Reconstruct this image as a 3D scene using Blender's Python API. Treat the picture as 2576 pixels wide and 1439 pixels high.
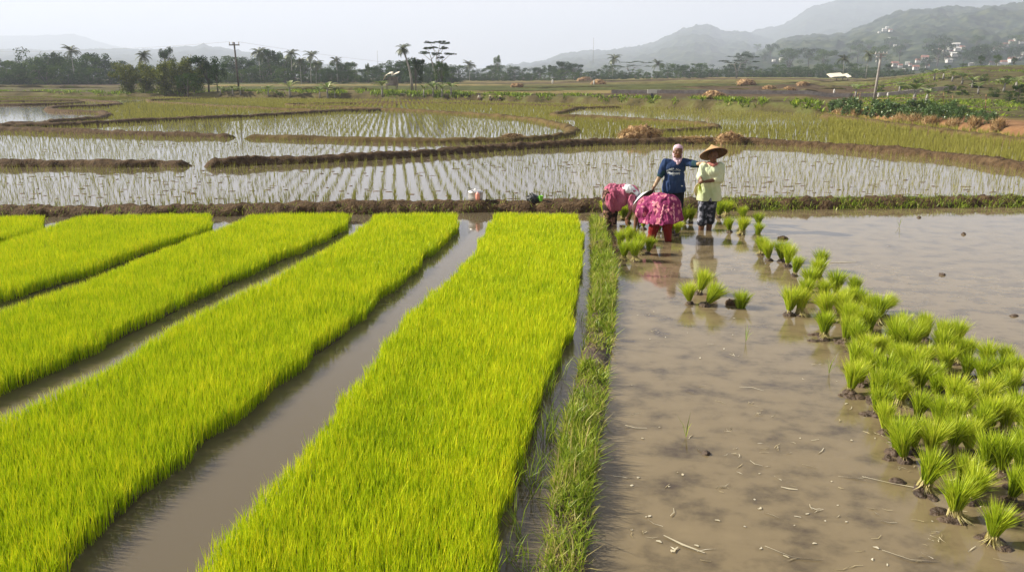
import bpy, bmesh, math, random
import numpy as np
from mathutils import Vector, Matrix
from mathutils.bvhtree import BVHTree
random.seed(7); rng = np.random.default_rng(7)
for o in list(bpy.data.objects): bpy.data.objects.remove(o)
SC = bpy.context.scene; COL = SC.collection
R = math.radians
# ------------------------------------------------------------------ camera, world, sun, exposure
CH, FPX, PITCH = 2.5, 2080.0, R(14.15)          # eye height; focal length in 2576-wide pixels; tilt down
cd = bpy.data.cameras.new('camera'); cam = bpy.data.objects.new('camera', cd); COL.objects.link(cam)
cd.sensor_width = 36; cd.lens = 36 * FPX / 2576; cd.clip_start = .05; cd.clip_end = 20000
cam.location = (0, 0, CH); cam.rotation_euler = (R(90) - PITCH, 0, 0); SC.camera = cam
SUN_EL = R(33); SUN_POS = Vector((-.985, .17, 0)).normalized() * math.cos(SUN_EL) + Vector((0, 0, math.sin(SUN_EL)))
SKYW = 5.2
w = bpy.data.worlds.new('World'); SC.world = w; w.use_nodes = True
nt = w.node_tree; bg = nt.nodes['Background']
sky = nt.nodes.new('ShaderNodeTexSky'); sky.sky_type = 'NISHITA'; sky.sun_disc = False
sky.sun_elevation = SUN_EL; sky.sun_rotation = R(-80); sky.dust_density = 6; sky.air_density = 1.0; sky.ozone_density = 1.5
veil = nt.nodes.new('ShaderNodeMix'); veil.data_type = 'RGBA'; veil.inputs[0].default_value = .93
tcw = nt.nodes.new('ShaderNodeTexCoord'); sxyz = nt.nodes.new('ShaderNodeSeparateXYZ'); nt.links.new(tcw.outputs['Generated'], sxyz.inputs[0])
rw = nt.nodes.new('ShaderNodeValToRGB'); nt.links.new(sxyz.outputs[2], rw.inputs[0])        # hazy veil: white at the horizon, thinner and greyer overhead
ew = rw.color_ramp.elements; ew[0].position = 0; ew[0].color = (1, .912, .90, 1); ew[1].position = .9; ew[1].color = (.12, .135, .17, 1)
e_ = ew.new(.12); e_.color = (.93, .87, .89, 1); e_ = ew.new(.4); e_.color = (.42, .40, .44, 1)
gm = nt.nodes.new('ShaderNodeVectorMath'); gm.operation = 'SCALE'; nt.links.new(rw.outputs[0], gm.inputs[0])
mpw = nt.nodes.new('ShaderNodeMapping'); mpw.inputs['Scale'].default_value = (1.6, 1.6, 7); nt.links.new(tcw.outputs['Generated'], mpw.inputs[0])
nw = nt.nodes.new('ShaderNodeTexNoise'); nw.inputs['Scale'].default_value = 1.8; nw.inputs['Detail'].default_value = 5; nt.links.new(mpw.outputs[0], nw.inputs[0])   # faint cloud, brighter towards the sun
m1 = nt.nodes.new('ShaderNodeMath'); m1.operation = 'MULTIPLY_ADD'; m1.inputs[1].default_value = .34 * SKYW; m1.inputs[2].default_value = .83 * SKYW; nt.links.new(nw.outputs[0], m1.inputs[0])
m2_ = nt.nodes.new('ShaderNodeMath'); m2_.operation = 'MULTIPLY_ADD'; m2_.inputs[1].default_value = -.13 * SKYW; nt.links.new(sxyz.outputs[0], m2_.inputs[0]); nt.links.new(m1.outputs[0], m2_.inputs[2]); nt.links.new(m2_.outputs[0], gm.inputs[3])
nt.links.new(sky.outputs[0], veil.inputs[6]); nt.links.new(gm.outputs[0], veil.inputs[7])
nt.links.new(veil.outputs[2], bg.inputs[0]); bg.inputs[1].default_value = .10
sd = bpy.data.lights.new('sun', 'SUN'); sd.energy = 5.0; sd.angle = R(.6); sd.color = (1, .93, .8)
so = bpy.data.objects.new('sun', sd); COL.objects.link(so); so.rotation_euler = (-SUN_POS).to_track_quat('-Z', 'Y').to_euler()
SC.view_settings.view_transform = 'Standard'; SC.view_settings.look = 'None'; SC.view_settings.exposure = 1.15; SC.view_settings.gamma = 1
SC.cycles.volume_bounces = 1; SC.cycles.max_bounces = 6; SC.cycles.diffuse_bounces = 3; SC.cycles.glossy_bounces = 3
SC.cycles.transmission_bounces = 4; SC.cycles.use_denoising = True
# ------------------------------------------------------------------ helpers
CP, SP = math.cos(PITCH), math.sin(PITCH)
def ray(u, v):
    dx = (u - 1288) / FPX; dy = -(v - 719.5) / FPX
    return Vector((dx, CP + dy * SP, -SP + dy * CP))
def G(u, v, z=0.):
    d = ray(u, v); t = (z - CH) / d.z
    return Vector((d.x * t, d.y * t, z))
def P(u, v, y):
    d = ray(u, v); t = y / d.y
    return Vector((d.x * t, y, CH + d.z * t))
def uv_of(x, y, z):                                # numpy: world -> photo pixel
    zz = z - CH; f = y * CP - zz * SP; h = y * SP + zz * CP
    return 1288 + FPX * x / f, 719.5 - FPX * h / f
def hash2(i, j, s=0):
    n = np.sin(i * 127.1 + j * 311.7 + s * 74.7) * 43758.5453
    return n - np.floor(n)
def noise(x, y, s=0):
    x = np.asarray(x, float); y = np.asarray(y, float)
    i, j = np.floor(x), np.floor(y); a, b = x - i, y - j; a = a * a * (3 - 2 * a); b = b * b * (3 - 2 * b)
    return (hash2(i, j, s) * (1 - a) + hash2(i + 1, j, s) * a) * (1 - b) + (hash2(i, j + 1, s) * (1 - a) + hash2(i + 1, j + 1, s) * a) * b
def fbm(x, y, s=0, o=4):
    r, a, t = 0, 1, 0
    for k in range(o):
        r = r + a * noise(x * 2 ** k, y * 2 ** k, s + k); t += a; a *= .5
    return r / t
def pip(px, py, poly):
    ins = np.zeros(px.shape, bool); n = len(poly)
    for k in range(n):
        x1, y1 = poly[k][0], poly[k][1]; x2, y2 = poly[(k + 1) % n][0], poly[(k + 1) % n][1]
        if y1 == y2: continue
        c = ((y1 > py) != (y2 > py)) & (px < (x2 - x1) * (py - y1) / (y2 - y1) + x1)
        ins ^= c
    return ins
def pl_dist(px, py, line):
    d = np.full(px.shape, 1e9)
    for (x1, y1), (x2, y2) in zip(line[:-1], line[1:]):
        dx, dy = x2 - x1, y2 - y1; L = dx * dx + dy * dy + 1e-9
        t = np.clip(((px - x1) * dx + (py - y1) * dy) / L, 0, 1)
        d = np.minimum(d, np.hypot(px - x1 - t * dx, py - y1 - t * dy))
    return d
def mesh_np(name, V, F, smooth=False, attrs=None):
    """V (n,3); F list of (m,k) int arrays"""
    if not isinstance(F, (list, tuple)): F = [F]
    F = [np.asarray(f, np.int32) for f in F if len(f)]
    me = bpy.data.meshes.new(name); V = np.asarray(V, np.float32)
    me.vertices.add(len(V)); me.vertices.foreach_set('co', V.ravel())
    loops = np.concatenate([f.ravel() for f in F]); tot = np.concatenate([np.full(len(f), f.shape[1], np.int32) for f in F])
    start = np.concatenate([[0], np.cumsum(tot)[:-1]]).astype(np.int32)
    me.loops.add(len(loops)); me.loops.foreach_set('vertex_index', loops)
    me.polygons.add(len(tot)); me.polygons.foreach_set('loop_start', start)
    me.polygons.foreach_set('use_smooth', np.full(len(tot), smooth))
    me.update(calc_edges=True)
    for k, a in (attrs or {}).items():
        at = me.attributes.new(k, 'FLOAT', 'POINT'); at.data.foreach_set('value', np.asarray(a, np.float32))
    return me
def link(name, me, mat=None, parent=None, loc=None):
    o = bpy.data.objects.new(name, me); COL.objects.link(o)
    if mat is not None and me is not None and not me.materials: me.materials.append(mat)
    if parent: o.parent = parent
    if loc is not None: o.location = loc
    return o
def tag(o, label=None, cat=None, group=None, kind=None):
    if label: o['label'] = label
    if cat: o['category'] = cat
    if group: o['group'] = group
    if kind: o['kind'] = kind
    return o
def thing(name, label, cat, loc=(0, 0, 0), rz=0, s=1., group=None):
    o = bpy.data.objects.new(name, None); COL.objects.link(o); o.location = loc; o.rotation_euler = (0, 0, rz)
    o.scale = (s, s, s) if not hasattr(s, '__len__') else s
    o.empty_display_size = .1
    return tag(o, label, cat, group)
class MB:
    def __init__(s): s.v = []; s.f = []
    def add(s, V, F):
        n = len(s.v); s.v += [tuple(p) for p in V]; s.f += [tuple(i + n for i in f) for f in F]
    def box(s, c, d, M=None):
        c = Vector(c); V = []
        for z in (-.5, .5):
            for x, y in ((-.5, -.5), (.5, -.5), (.5, .5), (-.5, .5)):
                p = Vector((x * d[0], y * d[1], z * d[2]))
                if M: p = M @ p
                V.append(c + p)
        s.add(V, [(3, 2, 1, 0), (4, 5, 6, 7), (0, 1, 5, 4), (1, 2, 6, 5), (2, 3, 7, 6), (3, 0, 4, 7)])
    def tube(s, pts, rad, n=7, cap=True):
        pts = [Vector(p) for p in pts]
        if not hasattr(rad, '__len__'): rad = [rad] * len(pts)
        V = []; F = []
        for i, p in enumerate(pts):
            t = (pts[min(i + 1, len(pts) - 1)] - pts[max(i - 1, 0)]).normalized()
            a = t.orthogonal().normalized() if i == 0 else (a - t * a.dot(t)).normalized()
            b = t.cross(a)
            for k in range(n):
                q = 2 * math.pi * k / n; V.append(p + (a * math.cos(q) + b * math.sin(q)) * rad[i])
        for i in range(len(pts) - 1):
            for k in range(n): F.append((i * n + k, i * n + (k + 1) % n, (i + 1) * n + (k + 1) % n, (i + 1) * n + k))
        if cap: F.append(tuple(range(n - 1, -1, -1))); F.append(tuple((len(pts) - 1) * n + k for k in range(n)))
        s.add(V, F)
    def lathe(s, prof, n=32, M=None, c=(0, 0, 0), closed=False):
        V = []; F = []; c = Vector(c)
        for r, z in prof:
            for k in range(n):
                q = 2 * math.pi * k / n; p = Vector((r * math.cos(q), r * math.sin(q), z))
                V.append((M @ p if M else p) + c)
        m = len(prof)
        for i in range(m if closed else m - 1):
            j = (i + 1) % m
            for k in range(n): F.append((i * n + k, i * n + (k + 1) % n, j * n + (k + 1) % n, j * n + k))
        s.add(V, F)
    def me(s, name, smooth=True):
        m = bpy.data.meshes.new(name); m.from_pydata([tuple(p) for p in s.v], [], s.f); m.update()
        if smooth: m.polygons.foreach_set('use_smooth', [True] * len(m.polygons))
        return m
# ------------------------------------------------------------------ materials
def newmat(name):
    m = bpy.data.materials.new(name); m.use_nodes = True; m.node_tree.nodes.clear(); return m, m.node_tree.nodes, m.node_tree.links
def N(ns, t, **kw):
    n = ns.new(t)
    for k, v in kw.items():
        if k.startswith('i'):
            n.inputs[int(k[1:])].default_value = v
        else: setattr(n, k, v)
    return n
def ramp(ns, stops):
    r = ns.new('ShaderNodeValToRGB'); e = r.color_ramp.elements
    while len(e) < len(stops): e.new(.5)
    for k, (p, c) in enumerate(stops): e[k].position = p; e[k].color = (*c, 1)
    return r
def mat(name, stops, rough=.8, scale=5., detail=5, bump=0., bscale=None, stretch=None, metal=0, spec=.3, obj=True, trans=0.):
    """principled whose base colour follows a noise through the given colours"""
    m, ns, ln = newmat(name)
    out = N(ns, 'ShaderNodeOutputMaterial'); b = N(ns, 'ShaderNodeBsdfPrincipled')
    b.inputs['Roughness'].default_value = rough; b.inputs['Metallic'].default_value = metal; b.inputs['Specular IOR Level'].default_value = spec
    tc = N(ns, 'ShaderNodeTexCoord'); mp = N(ns, 'ShaderNodeMapping'); ln.new(tc.outputs['Object'], mp.inputs[0])
    if stretch: mp.inputs['Scale'].default_value = stretch
    no = N(ns, 'ShaderNodeTexNoise'); no.inputs['Scale'].default_value = scale; no.inputs['Detail'].default_value = detail; ln.new(mp.outputs[0], no.inputs[0])
    if not isinstance(stops[0][0], (int, float)) : stops = [(.35, stops[0]), (.65, stops[1])] if len(stops) == 2 else [(.3, stops[0]), (.5, stops[1]), (.7, stops[2])]
    r = ramp(ns, stops); ln.new(no.outputs[0], r.inputs[0]); ln.new(r.outputs[0], b.inputs['Base Color'])
    if bump:
        n2 = N(ns, 'ShaderNodeTexNoise'); n2.inputs['Scale'].default_value = bscale or scale * 3; n2.inputs['Detail'].default_value = 6; ln.new(mp.outputs[0], n2.inputs[0])
        bp = N(ns, 'ShaderNodeBump'); bp.inputs['Strength'].default_value = min(1, bump); bp.inputs['Distance'].default_value = bump * .1; ln.new(n2.outputs[0], bp.inputs['Height']); ln.new(bp.outputs[0], b.inputs['Normal'])
    ln.new(b.outputs[0], out.inputs[0]); return m
def leafmat(name, stops, transl=.4, gloss=.06, rough=.4, rnd=0., patch=None):
    """leaf: colour from the per-blade 'tint' attribute, part of the light goes through"""
    m, ns, ln = newmat(name); out = N(ns, 'ShaderNodeOutputMaterial')
    at = N(ns, 'ShaderNodeAttribute', attribute_name='tint'); r = ramp(ns, stops); fac = at.outputs['Fac']
    if rnd:
        oi = N(ns, 'ShaderNodeObjectInfo'); ma = N(ns, 'ShaderNodeMath', operation='MULTIPLY_ADD'); ma.inputs[1].default_value = rnd; ln.new(oi.outputs['Random'], ma.inputs[0]); ln.new(fac, ma.inputs[2])
        sb = N(ns, 'ShaderNodeMath', operation='SUBTRACT'); sb.inputs[1].default_value = rnd / 2; ln.new(ma.outputs[0], sb.inputs[0]); fac = sb.outputs[0]
    ln.new(fac, r.inputs[0]); c = r.outputs[0]
    d = N(ns, 'ShaderNodeBsdfDiffuse'); t = N(ns, 'ShaderNodeBsdfTranslucent'); ln.new(c, d.inputs[0]); ln.new(c, t.inputs[0])
    mx = N(ns, 'ShaderNodeMixShader'); mx.inputs[0].default_value = transl; ln.new(d.outputs[0], mx.inputs[1]); ln.new(t.outputs[0], mx.inputs[2])
    g = N(ns, 'ShaderNodeBsdfGlossy'); g.inputs['Roughness'].default_value = rough; g.inputs[0].default_value = (.9, .95, .8, 1)
    m2 = N(ns, 'ShaderNodeMixShader'); m2.inputs[0].default_value = gloss; ln.new(mx.outputs[0], m2.inputs[1]); ln.new(g.outputs[0], m2.inputs[2])
    ln.new(m2.outputs[0], out.inputs[0]); return m
M = {}
ORD = ['first', 'second', 'third', 'fourth', 'fifth', 'sixth', 'seventh', 'eighth', 'ninth', 'tenth', 'eleventh', 'twelfth', 'thirteenth', 'fourteenth', 'fifteenth', 'sixteenth', 'seventeenth', 'eighteenth', 'nineteenth', 'twentieth']
M['soil'] = mat('soil', [(.25, (.038, .024, .012)), (.5, (.085, .054, .028)), (.75, (.145, .096, .05))], .9, 6, bump=.8, bscale=22, spec=.15)
M['soil_grass'] = mat('soil_grass', [(.3, (.05, .04, .018)), (.5, (.09, .075, .03)), (.68, (.10, .11, .03))], .95, .8, bump=.8, bscale=5, spec=.1)
M['clod'] = mat('clod', [(.3, (.075, .05, .035)), (.7, (.18, .13, .095))], .7, 5, bump=.4)
M['soil_wet'] = mat('soil_wet', [(.3, (.04, .026, .017)), (.7, (.11, .072, .045))], .55, 5, bump=.8, bscale=20, spec=.4)
M['soil_dry'] = mat('soil_dry', [(.25, (.055, .036, .016)), (.5, (.105, .074, .030)), (.75, (.145, .105, .045))], .95, 1.5, bump=.6, bscale=12, spec=.1)
M['straw'] = mat('straw', [(.36, (.09, .05, .022)), (.5, (.30, .18, .09)), (.62, (.48, .33, .17))], .9, 5, 8, bump=1, bscale=14)
M['straw_leaf'] = leafmat('straw_leaf', [(0, (.16, .09, .035)), (.5, (.42, .27, .12)), (1, (.62, .47, .25))], .2, .02)
M['scrap'] = leafmat('scrap_leaf', [(0, (.30, .24, .12)), (.5, (.42, .35, .20)), (1, (.62, .57, .44))], .1, .04)
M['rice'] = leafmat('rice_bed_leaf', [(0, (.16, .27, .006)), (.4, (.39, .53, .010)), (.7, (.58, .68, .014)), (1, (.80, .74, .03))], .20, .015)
M['rice_row'] = leafmat('rice_row_leaf', [(0, (.12, .14, .025)), (.5, (.25, .25, .05)), (1, (.38, .36, .075))], .4, .02)
M['bunch'] = leafmat('bunch_leaf', [(0, (.08, .14, .010)), (.5, (.40, .52, .020)), (1, (.66, .68, .07))], .38, .02, rnd=.35)
M['stem'] = leafmat('bunch_stem', [(0, (.30, .26, .07)), (1, (.75, .66, .34))], .25, .02)
M['weed'] = leafmat('weed_leaf', [(0, (.06, .10, .012)), (.5, (.22, .32, .022)), (.85, (.40, .46, .05)), (1, (.5, .42, .16))], .38, .02)
M['tree'] = leafmat('tree_leaf', [(0, (.008, .024, .006)), (.5, (.036, .078, .015)), (1, (.125, .185, .030))], .25, .0, rnd=.5)
M['bamboo'] = leafmat('bamboo_leaf', [(0, (.03, .045, .008)), (.5, (.13, .155, .022)), (1, (.28, .28, .045))], .35, .02, rnd=.3)
M['palm'] = leafmat('palm_leaf', [(0, (.03, .045, .018)), (.5, (.06, .08, .03)), (1, (.13, .13, .06))], .2, .08)
M['banana'] = leafmat('banana_leaf', [(0, (.06, .11, .02)), (.5, (.14, .21, .04)), (1, (.42, .45, .2))], .35, .12, rnd=.3)
M['bean'] = leafmat('bean_leaf', [(0, (.03, .07, .015)), (.5, (.07, .14, .03)), (1, (.18, .27, .08))], .3, .08, rnd=.2)
M['bark'] = mat('bark', [(.3, (.06, .05, .04)), (.7, (.16, .14, .12))], .9, 6, bump=.5)
M['palebark'] = mat('pale_bark', [(.3, (.2, .19, .17)), (.7, (.38, .36, .33))], .9, 6, bump=.3)
M['tin'] = mat('aluminium', [(.3, (.62, .6, .58)), (.7, (.8, .78, .76))], .38, 4, metal=.55, bump=.05)
M['dark'] = mat('black_plastic', [(.3, (.006, .008, .009)), (.7, (.02, .024, .026))], .35, 14, bump=.7, bscale=18, spec=.5)
M['white'] = mat('white_plaster', [(.3, (.5, .48, .45)), (.7, (.68, .66, .62))], .8, 3)
M['redroof'] = mat('red_roof', [(.3, (.2, .09, .07)), (.7, (.34, .17, .13))], .85, 1.5)
M['greywood'] = mat('grey_wood', [(.3, (.10, .09, .07)), (.7, (.26, .23, .19))], .85, 3, stretch=(6, 6, .6), bump=.3)
M['tarp'] = mat('pale_tarpaulin', [(.3, (.62, .55, .42)), (.7, (.82, .76, .62))], .6, 1.5, bump=.3)
M['concrete'] = mat('concrete', [(.3, (.2, .18, .165)), (.7, (.36, .33, .3))], .85, 2.5, bump=.3)
M['steel'] = mat('galvanised', [(.3, (.3, .3, .31)), (.7, (.42, .42, .44))], .5, 3, metal=.4)
M['skin'] = mat('skin', [(.3, (.13, .058, .030)), (.7, (.20, .095, .050))], .5, 6, bump=.05, spec=.4)
M['skin_mud'] = mat('muddy_skin', [(.35, (.13, .065, .035)), (.6, (.42, .29, .17))], .55, 14, bump=.2, spec=.4)
def water():
    m, ns, ln = newmat('muddy_water'); out = N(ns, 'ShaderNodeOutputMaterial'); b = N(ns, 'ShaderNodeBsdfPrincipled')
    b.inputs['IOR'].default_value = 1.36; b.inputs['Specular IOR Level'].default_value = .5
    tc = N(ns, 'ShaderNodeTexCoord'); mp = N(ns, 'ShaderNodeMapping'); mp.inputs['Scale'].default_value = (1.1, 1.35, 1); mp.inputs['Rotation'].default_value = (0, 0, R(12)); ln.new(tc.outputs['Object'], mp.inputs[0])
    a = N(ns, 'ShaderNodeTexNoise'); a.inputs['Scale'].default_value = 2.7; a.inputs['Detail'].default_value = 7; a.inputs['Roughness'].default_value = .62; ln.new(mp.outputs[0], a.inputs[0])
    r = ramp(ns, [(.30, (.07, .051, .032)), (.42, (.135, .104, .058)), (.52, (.188, .145, .080)), (.75, (.22, .170, .095))]); ln.new(a.outputs[0], r.inputs[0])
    # the bed shows as dark patches only in the open paddy; the silt in the narrow channels is smooth
    sx_ = N(ns, 'ShaderNodeSeparateXYZ'); ln.new(tc.outputs['Object'], sx_.inputs[0]); k1 = N(ns, 'ShaderNodeMath', operation='MULTIPLY_ADD'); k1.inputs[1].default_value = -.055; ln.new(sx_.outputs[1], k1.inputs[0]); ln.new(sx_.outputs[0], k1.inputs[2])
    k2 = N(ns, 'ShaderNodeMapRange'); k2.inputs['From Min'].default_value = .15; k2.inputs['From Max'].default_value = .45; ln.new(k1.outputs[0], k2.inputs['Value'])
    cm = N(ns, 'ShaderNodeMix', data_type='RGBA'); cm.inputs[6].default_value = (.118, .095, .060, 1); ln.new(k2.outputs[0], cm.inputs[0]); ln.new(r.outputs[0], cm.inputs[7])
    ln.new(cm.outputs[2], b.inputs['Base Color']); b.inputs['Roughness'].default_value = .06
    n2 = N(ns, 'ShaderNodeTexNoise'); n2.inputs['Scale'].default_value = 2.2; n2.inputs['Detail'].default_value = 3; ln.new(tc.outputs['Object'], n2.inputs[0])
    bp = N(ns, 'ShaderNodeBump'); bp.inputs['Strength'].default_value = .07; bp.inputs['Distance'].default_value = .008; ln.new(n2.outputs[0], bp.inputs['Height']); ln.new(bp.outputs[0], b.inputs['Normal'])
    ln.new(b.outputs[0], out.inputs[0]); return m
M['water'] = water()
def landmat():
    m, ns, ln = newmat('field_land'); out = N(ns, 'ShaderNodeOutputMaterial'); b = N(ns, 'ShaderNodeBsdfPrincipled'); b.inputs['Roughness'].default_value = .95; b.inputs['Specular IOR Level'].default_value = .1
    tc = N(ns, 'ShaderNodeTexCoord'); mp = N(ns, 'ShaderNodeMapping'); mp.inputs['Scale'].default_value = (.012, .06, .1); ln.new(tc.outputs['Object'], mp.inputs[0])
    v = N(ns, 'ShaderNodeTexVoronoi'); v.inputs['Scale'].default_value = 1.; ln.new(mp.outputs[0], v.inputs[0])
    sp = N(ns, 'ShaderNodeSeparateColor'); ln.new(v.outputs['Color'], sp.inputs[0])
    r = ramp(ns, [(.0, (.07, .08, .022)), (.25, (.12, .105, .035)), (.45, (.20, .16, .065)), (.65, (.085, .06, .035)), (.85, (.15, .145, .045))]); r.color_ramp.interpolation = 'CONSTANT'; ln.new(sp.outputs[0], r.inputs[0])
    n = N(ns, 'ShaderNodeTexNoise'); n.inputs['Scale'].default_value = .5; n.inputs['Detail'].default_value = 8; ln.new(tc.outputs['Object'], n.inputs[0])
    r2 = ramp(ns, [(.3, (.55, .5, .5)), (.7, (1.35, 1.35, 1.25))]); ln.new(n.outputs[0], r2.inputs[0])
    mu = N(ns, 'ShaderNodeMix', data_type='RGBA', blend_type='MULTIPLY'); mu.inputs[0].default_value = 1; ln.new(r.outputs[0], mu.inputs[6]); ln.new(r2.outputs[0], mu.inputs[7])
    at = N(ns, 'ShaderNodeAttribute', attribute_name='earth'); at2 = N(ns, 'ShaderNodeAttribute', attribute_name='green')
    m3 = N(ns, 'ShaderNodeMix', data_type='RGBA'); ln.new(at2.outputs['Fac'], m3.inputs[0]); ln.new(mu.outputs[2], m3.inputs[6])
    r4 = ramp(ns, [(.35, (.045, .040, .016)), (.5, (.085, .068, .03)), (.65, (.11, .115, .035))]); ln.new(n.outputs[0], r4.inputs[0]); ln.new(r4.outputs[0], m3.inputs[7])
    m4 = N(ns, 'ShaderNodeMix', data_type='RGBA'); ln.new(at.outputs['Fac'], m4.inputs[0]); ln.new(m3.outputs[2], m4.inputs[6])
    r3 = ramp(ns, [(.35, (.15, .075, .035)), (.65, (.30, .17, .085))]); ln.new(n.outputs[0], r3.inputs[0]); ln.new(r3.outputs[0], m4.inputs[7])
    ln.new(m4.outputs[2], b.inputs['Base Color'])
    bp = N(ns, 'ShaderNodeBump'); bp.inputs['Strength'].default_value = .8; bp.inputs['Distance'].default_value = .15; n5 = N(ns, 'ShaderNodeTexNoise'); n5.inputs['Scale'].default_value = 3; n5.inputs['Detail'].default_value = 6; ln.new(tc.outputs['Object'], n5.inputs[0]); ln.new(n5.outputs[0], bp.inputs['Height']); ln.new(bp.outputs[0], b.inputs['Normal'])
    ln.new(b.outputs[0], out.inputs[0]); return m
M['land'] = landmat()
M['forest'] = mat('forest', [(.36, (.006, .014, .008)), (.5, (.022, .036, .018)), (.64, (.06, .07, .032))], .95, .06, 9, bump=1, bscale=.09, spec=.05)
M['forest_far'] = mat('forest_far', [(.35, (.025, .035, .02)), (.65, (.055, .065, .04))], .95, .01, 6, spec=.05)
def blades(name, X, Y, Z, H, W, LX, LY, T, m, parent=None, seg=2, tip=0.):
    """one mesh of grass blades: base (X,Y,Z), height, width, tip offset, tint"""
    n = len(X); az = rng.uniform(0, math.pi, n); cx, cy = np.cos(az) * W / 2, np.sin(az) * W / 2
    if seg == 1:
        V = np.empty((n, 3, 3)); V[:, 0] = np.c_[X - cx, Y - cy, Z]; V[:, 1] = np.c_[X + cx, Y + cy, Z]; V[:, 2] = np.c_[X + LX, Y + LY, Z + H]
        F = np.arange(n * 3).reshape(n, 3); k = 3
        me = mesh_np(name, V.reshape(-1, 3), [F], attrs={'tint': np.repeat(T, 3)})
    else:
        V = np.empty((n, 5, 3)); V[:, 0] = np.c_[X - cx * .6, Y - cy * .6, Z]; V[:, 1] = np.c_[X + cx * .6, Y + cy * .6, Z]
        mx, my, mz = X + LX * .35, Y + LY * .35, Z + H * .58
        V[:, 2] = np.c_[mx + cx, my + cy, mz]; V[:, 3] = np.c_[mx - cx, my - cy, mz]; V[:, 4] = np.c_[X + LX, Y + LY, Z + H]
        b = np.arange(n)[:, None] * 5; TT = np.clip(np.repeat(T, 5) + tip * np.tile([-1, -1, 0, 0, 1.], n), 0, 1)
        me = mesh_np(name, V.reshape(-1, 3), [b + np.array([[0, 1, 2, 3]]), b + np.array([[3, 2, 4]])], attrs={'tint': TT})
    return link(name, me, m, parent)
# ------------------------------------------------------------------ ground, water, land, hills
me = mesh_np('ground', np.array([[-9000, -3000, -.6], [9000, -3000, -.6], [9000, 9000, -.6], [-9000, 9000, -.6]]), [np.array([[0, 1, 2, 3]])])
tag(link('ground', me, M['soil']), kind='structure')
me = mesh_np('water', np.array([[-140, -6, 0], [140, -6, 0], [140, 118, 0], [-140, 118, 0]]), [np.array([[0, 1, 2, 3]])])
tag(link('water', me, M['water']), kind='structure')
EDGE = [(-1400, 244), (0, 245), (370, 246), (552, 247), (900, 251), (1200, 256), (1445, 263), (1790, 277), (2080, 289), (2200, 303), (2300, 316), (2450, 333), (2576, 348), (2800, 372), (3400, 440)]
def edge_v(u): return np.interp(u, [e[0] for e in EDGE], [e[1] for e in EDGE])
def sm(x): x = np.clip(x, 0, 1); return x * x * (3 - 2 * x)
STEPS = [108, 124, 143, 168, 200, 240, 290, 350]
def land_z(u, r, off, x, y):
    side = sm((u - 1300) / 500); z = -.15 + (.5 + .3 * sm((u - 450) / 150) * (1 - sm((u - 2020) / 60))) * sm(off / 1.6)
    for k, s in enumerate(STEPS):
        s2 = s * (1 + .10 * (fbm(x * .012 + k * 3, x * .0 + k, 5) - .5)); z = z + (.11 + .15 * side) * np.clip((r - s2) / .6, 0, 1)
    z = z + 3.0 * sm((u - 2150) / 300) * sm((r - 72) / 85)
    z = z + .10 * (fbm(x * .5, y * .5, 3) - .5) * sm(off / 2) + .05 * (noise(x * 3, y * 3, 4) - .5)
    return z
us = np.arange(-1400, 3401, 12.); ev = edge_v(us)
base = np.array([tuple(G(a, b))[:2] for a, b in zip(us, ev)]); rr0 = np.hypot(base[:, 0], base[:, 1]); dirs = base / rr0[:, None]
offs = np.concatenate([[-.3, 0, .35, .7, 1.1, 1.6, 2.3], np.arange(3, 12, 1.), np.arange(12, 330, 1.6), np.geomspace(335, 3000, 25)])
OFF, UU = np.meshgrid(offs, us, indexing='ij'); RR = rr0[None] + OFF; XX = dirs[None, :, 0] * RR; YY = dirs[None, :, 1] * RR
ZZ = land_z(UU, RR, OFF, XX, YY)
earth = np.clip(sm((UU - 2040) / 90) * (1 - sm((OFF - 7) / 4)) , 0, 1)
green = np.clip(sm((UU - 2150) / 150) * sm((OFF - 8) / 6) + (1 - sm((OFF - 9) / 4)) * sm((OFF - 1.5) / 2) * (UU < 2080) * sm((UU - 900) / 200) + .8 * (UU < 2060) * sm((UU - 480) / 80) * (1 - sm((OFF - 10) / 8)) + .8 * sm((560 - UU) / 100) * (RR < 190), 0, 1)
nu, no_ = len(us), len(offs); idx = np.arange(nu * no_).reshape(no_, nu)
quads = np.stack([idx[:-1, :-1], idx[:-1, 1:], idx[1:, 1:], idx[1:, :-1]], -1).reshape(-1, 4)
land_me = mesh_np('land', np.stack([XX, YY, ZZ], -1).reshape(-1, 3), [quads], True, {'earth': earth.ravel(), 'green': green.ravel()})
tag(link('land', land_me, M['land']), kind='structure')
LAND = BVHTree.FromPolygons([Vector(v) for v in np.stack([XX, YY, ZZ], -1).reshape(-1, 3)], [tuple(int(i) for i in q) for q in quads])
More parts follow.
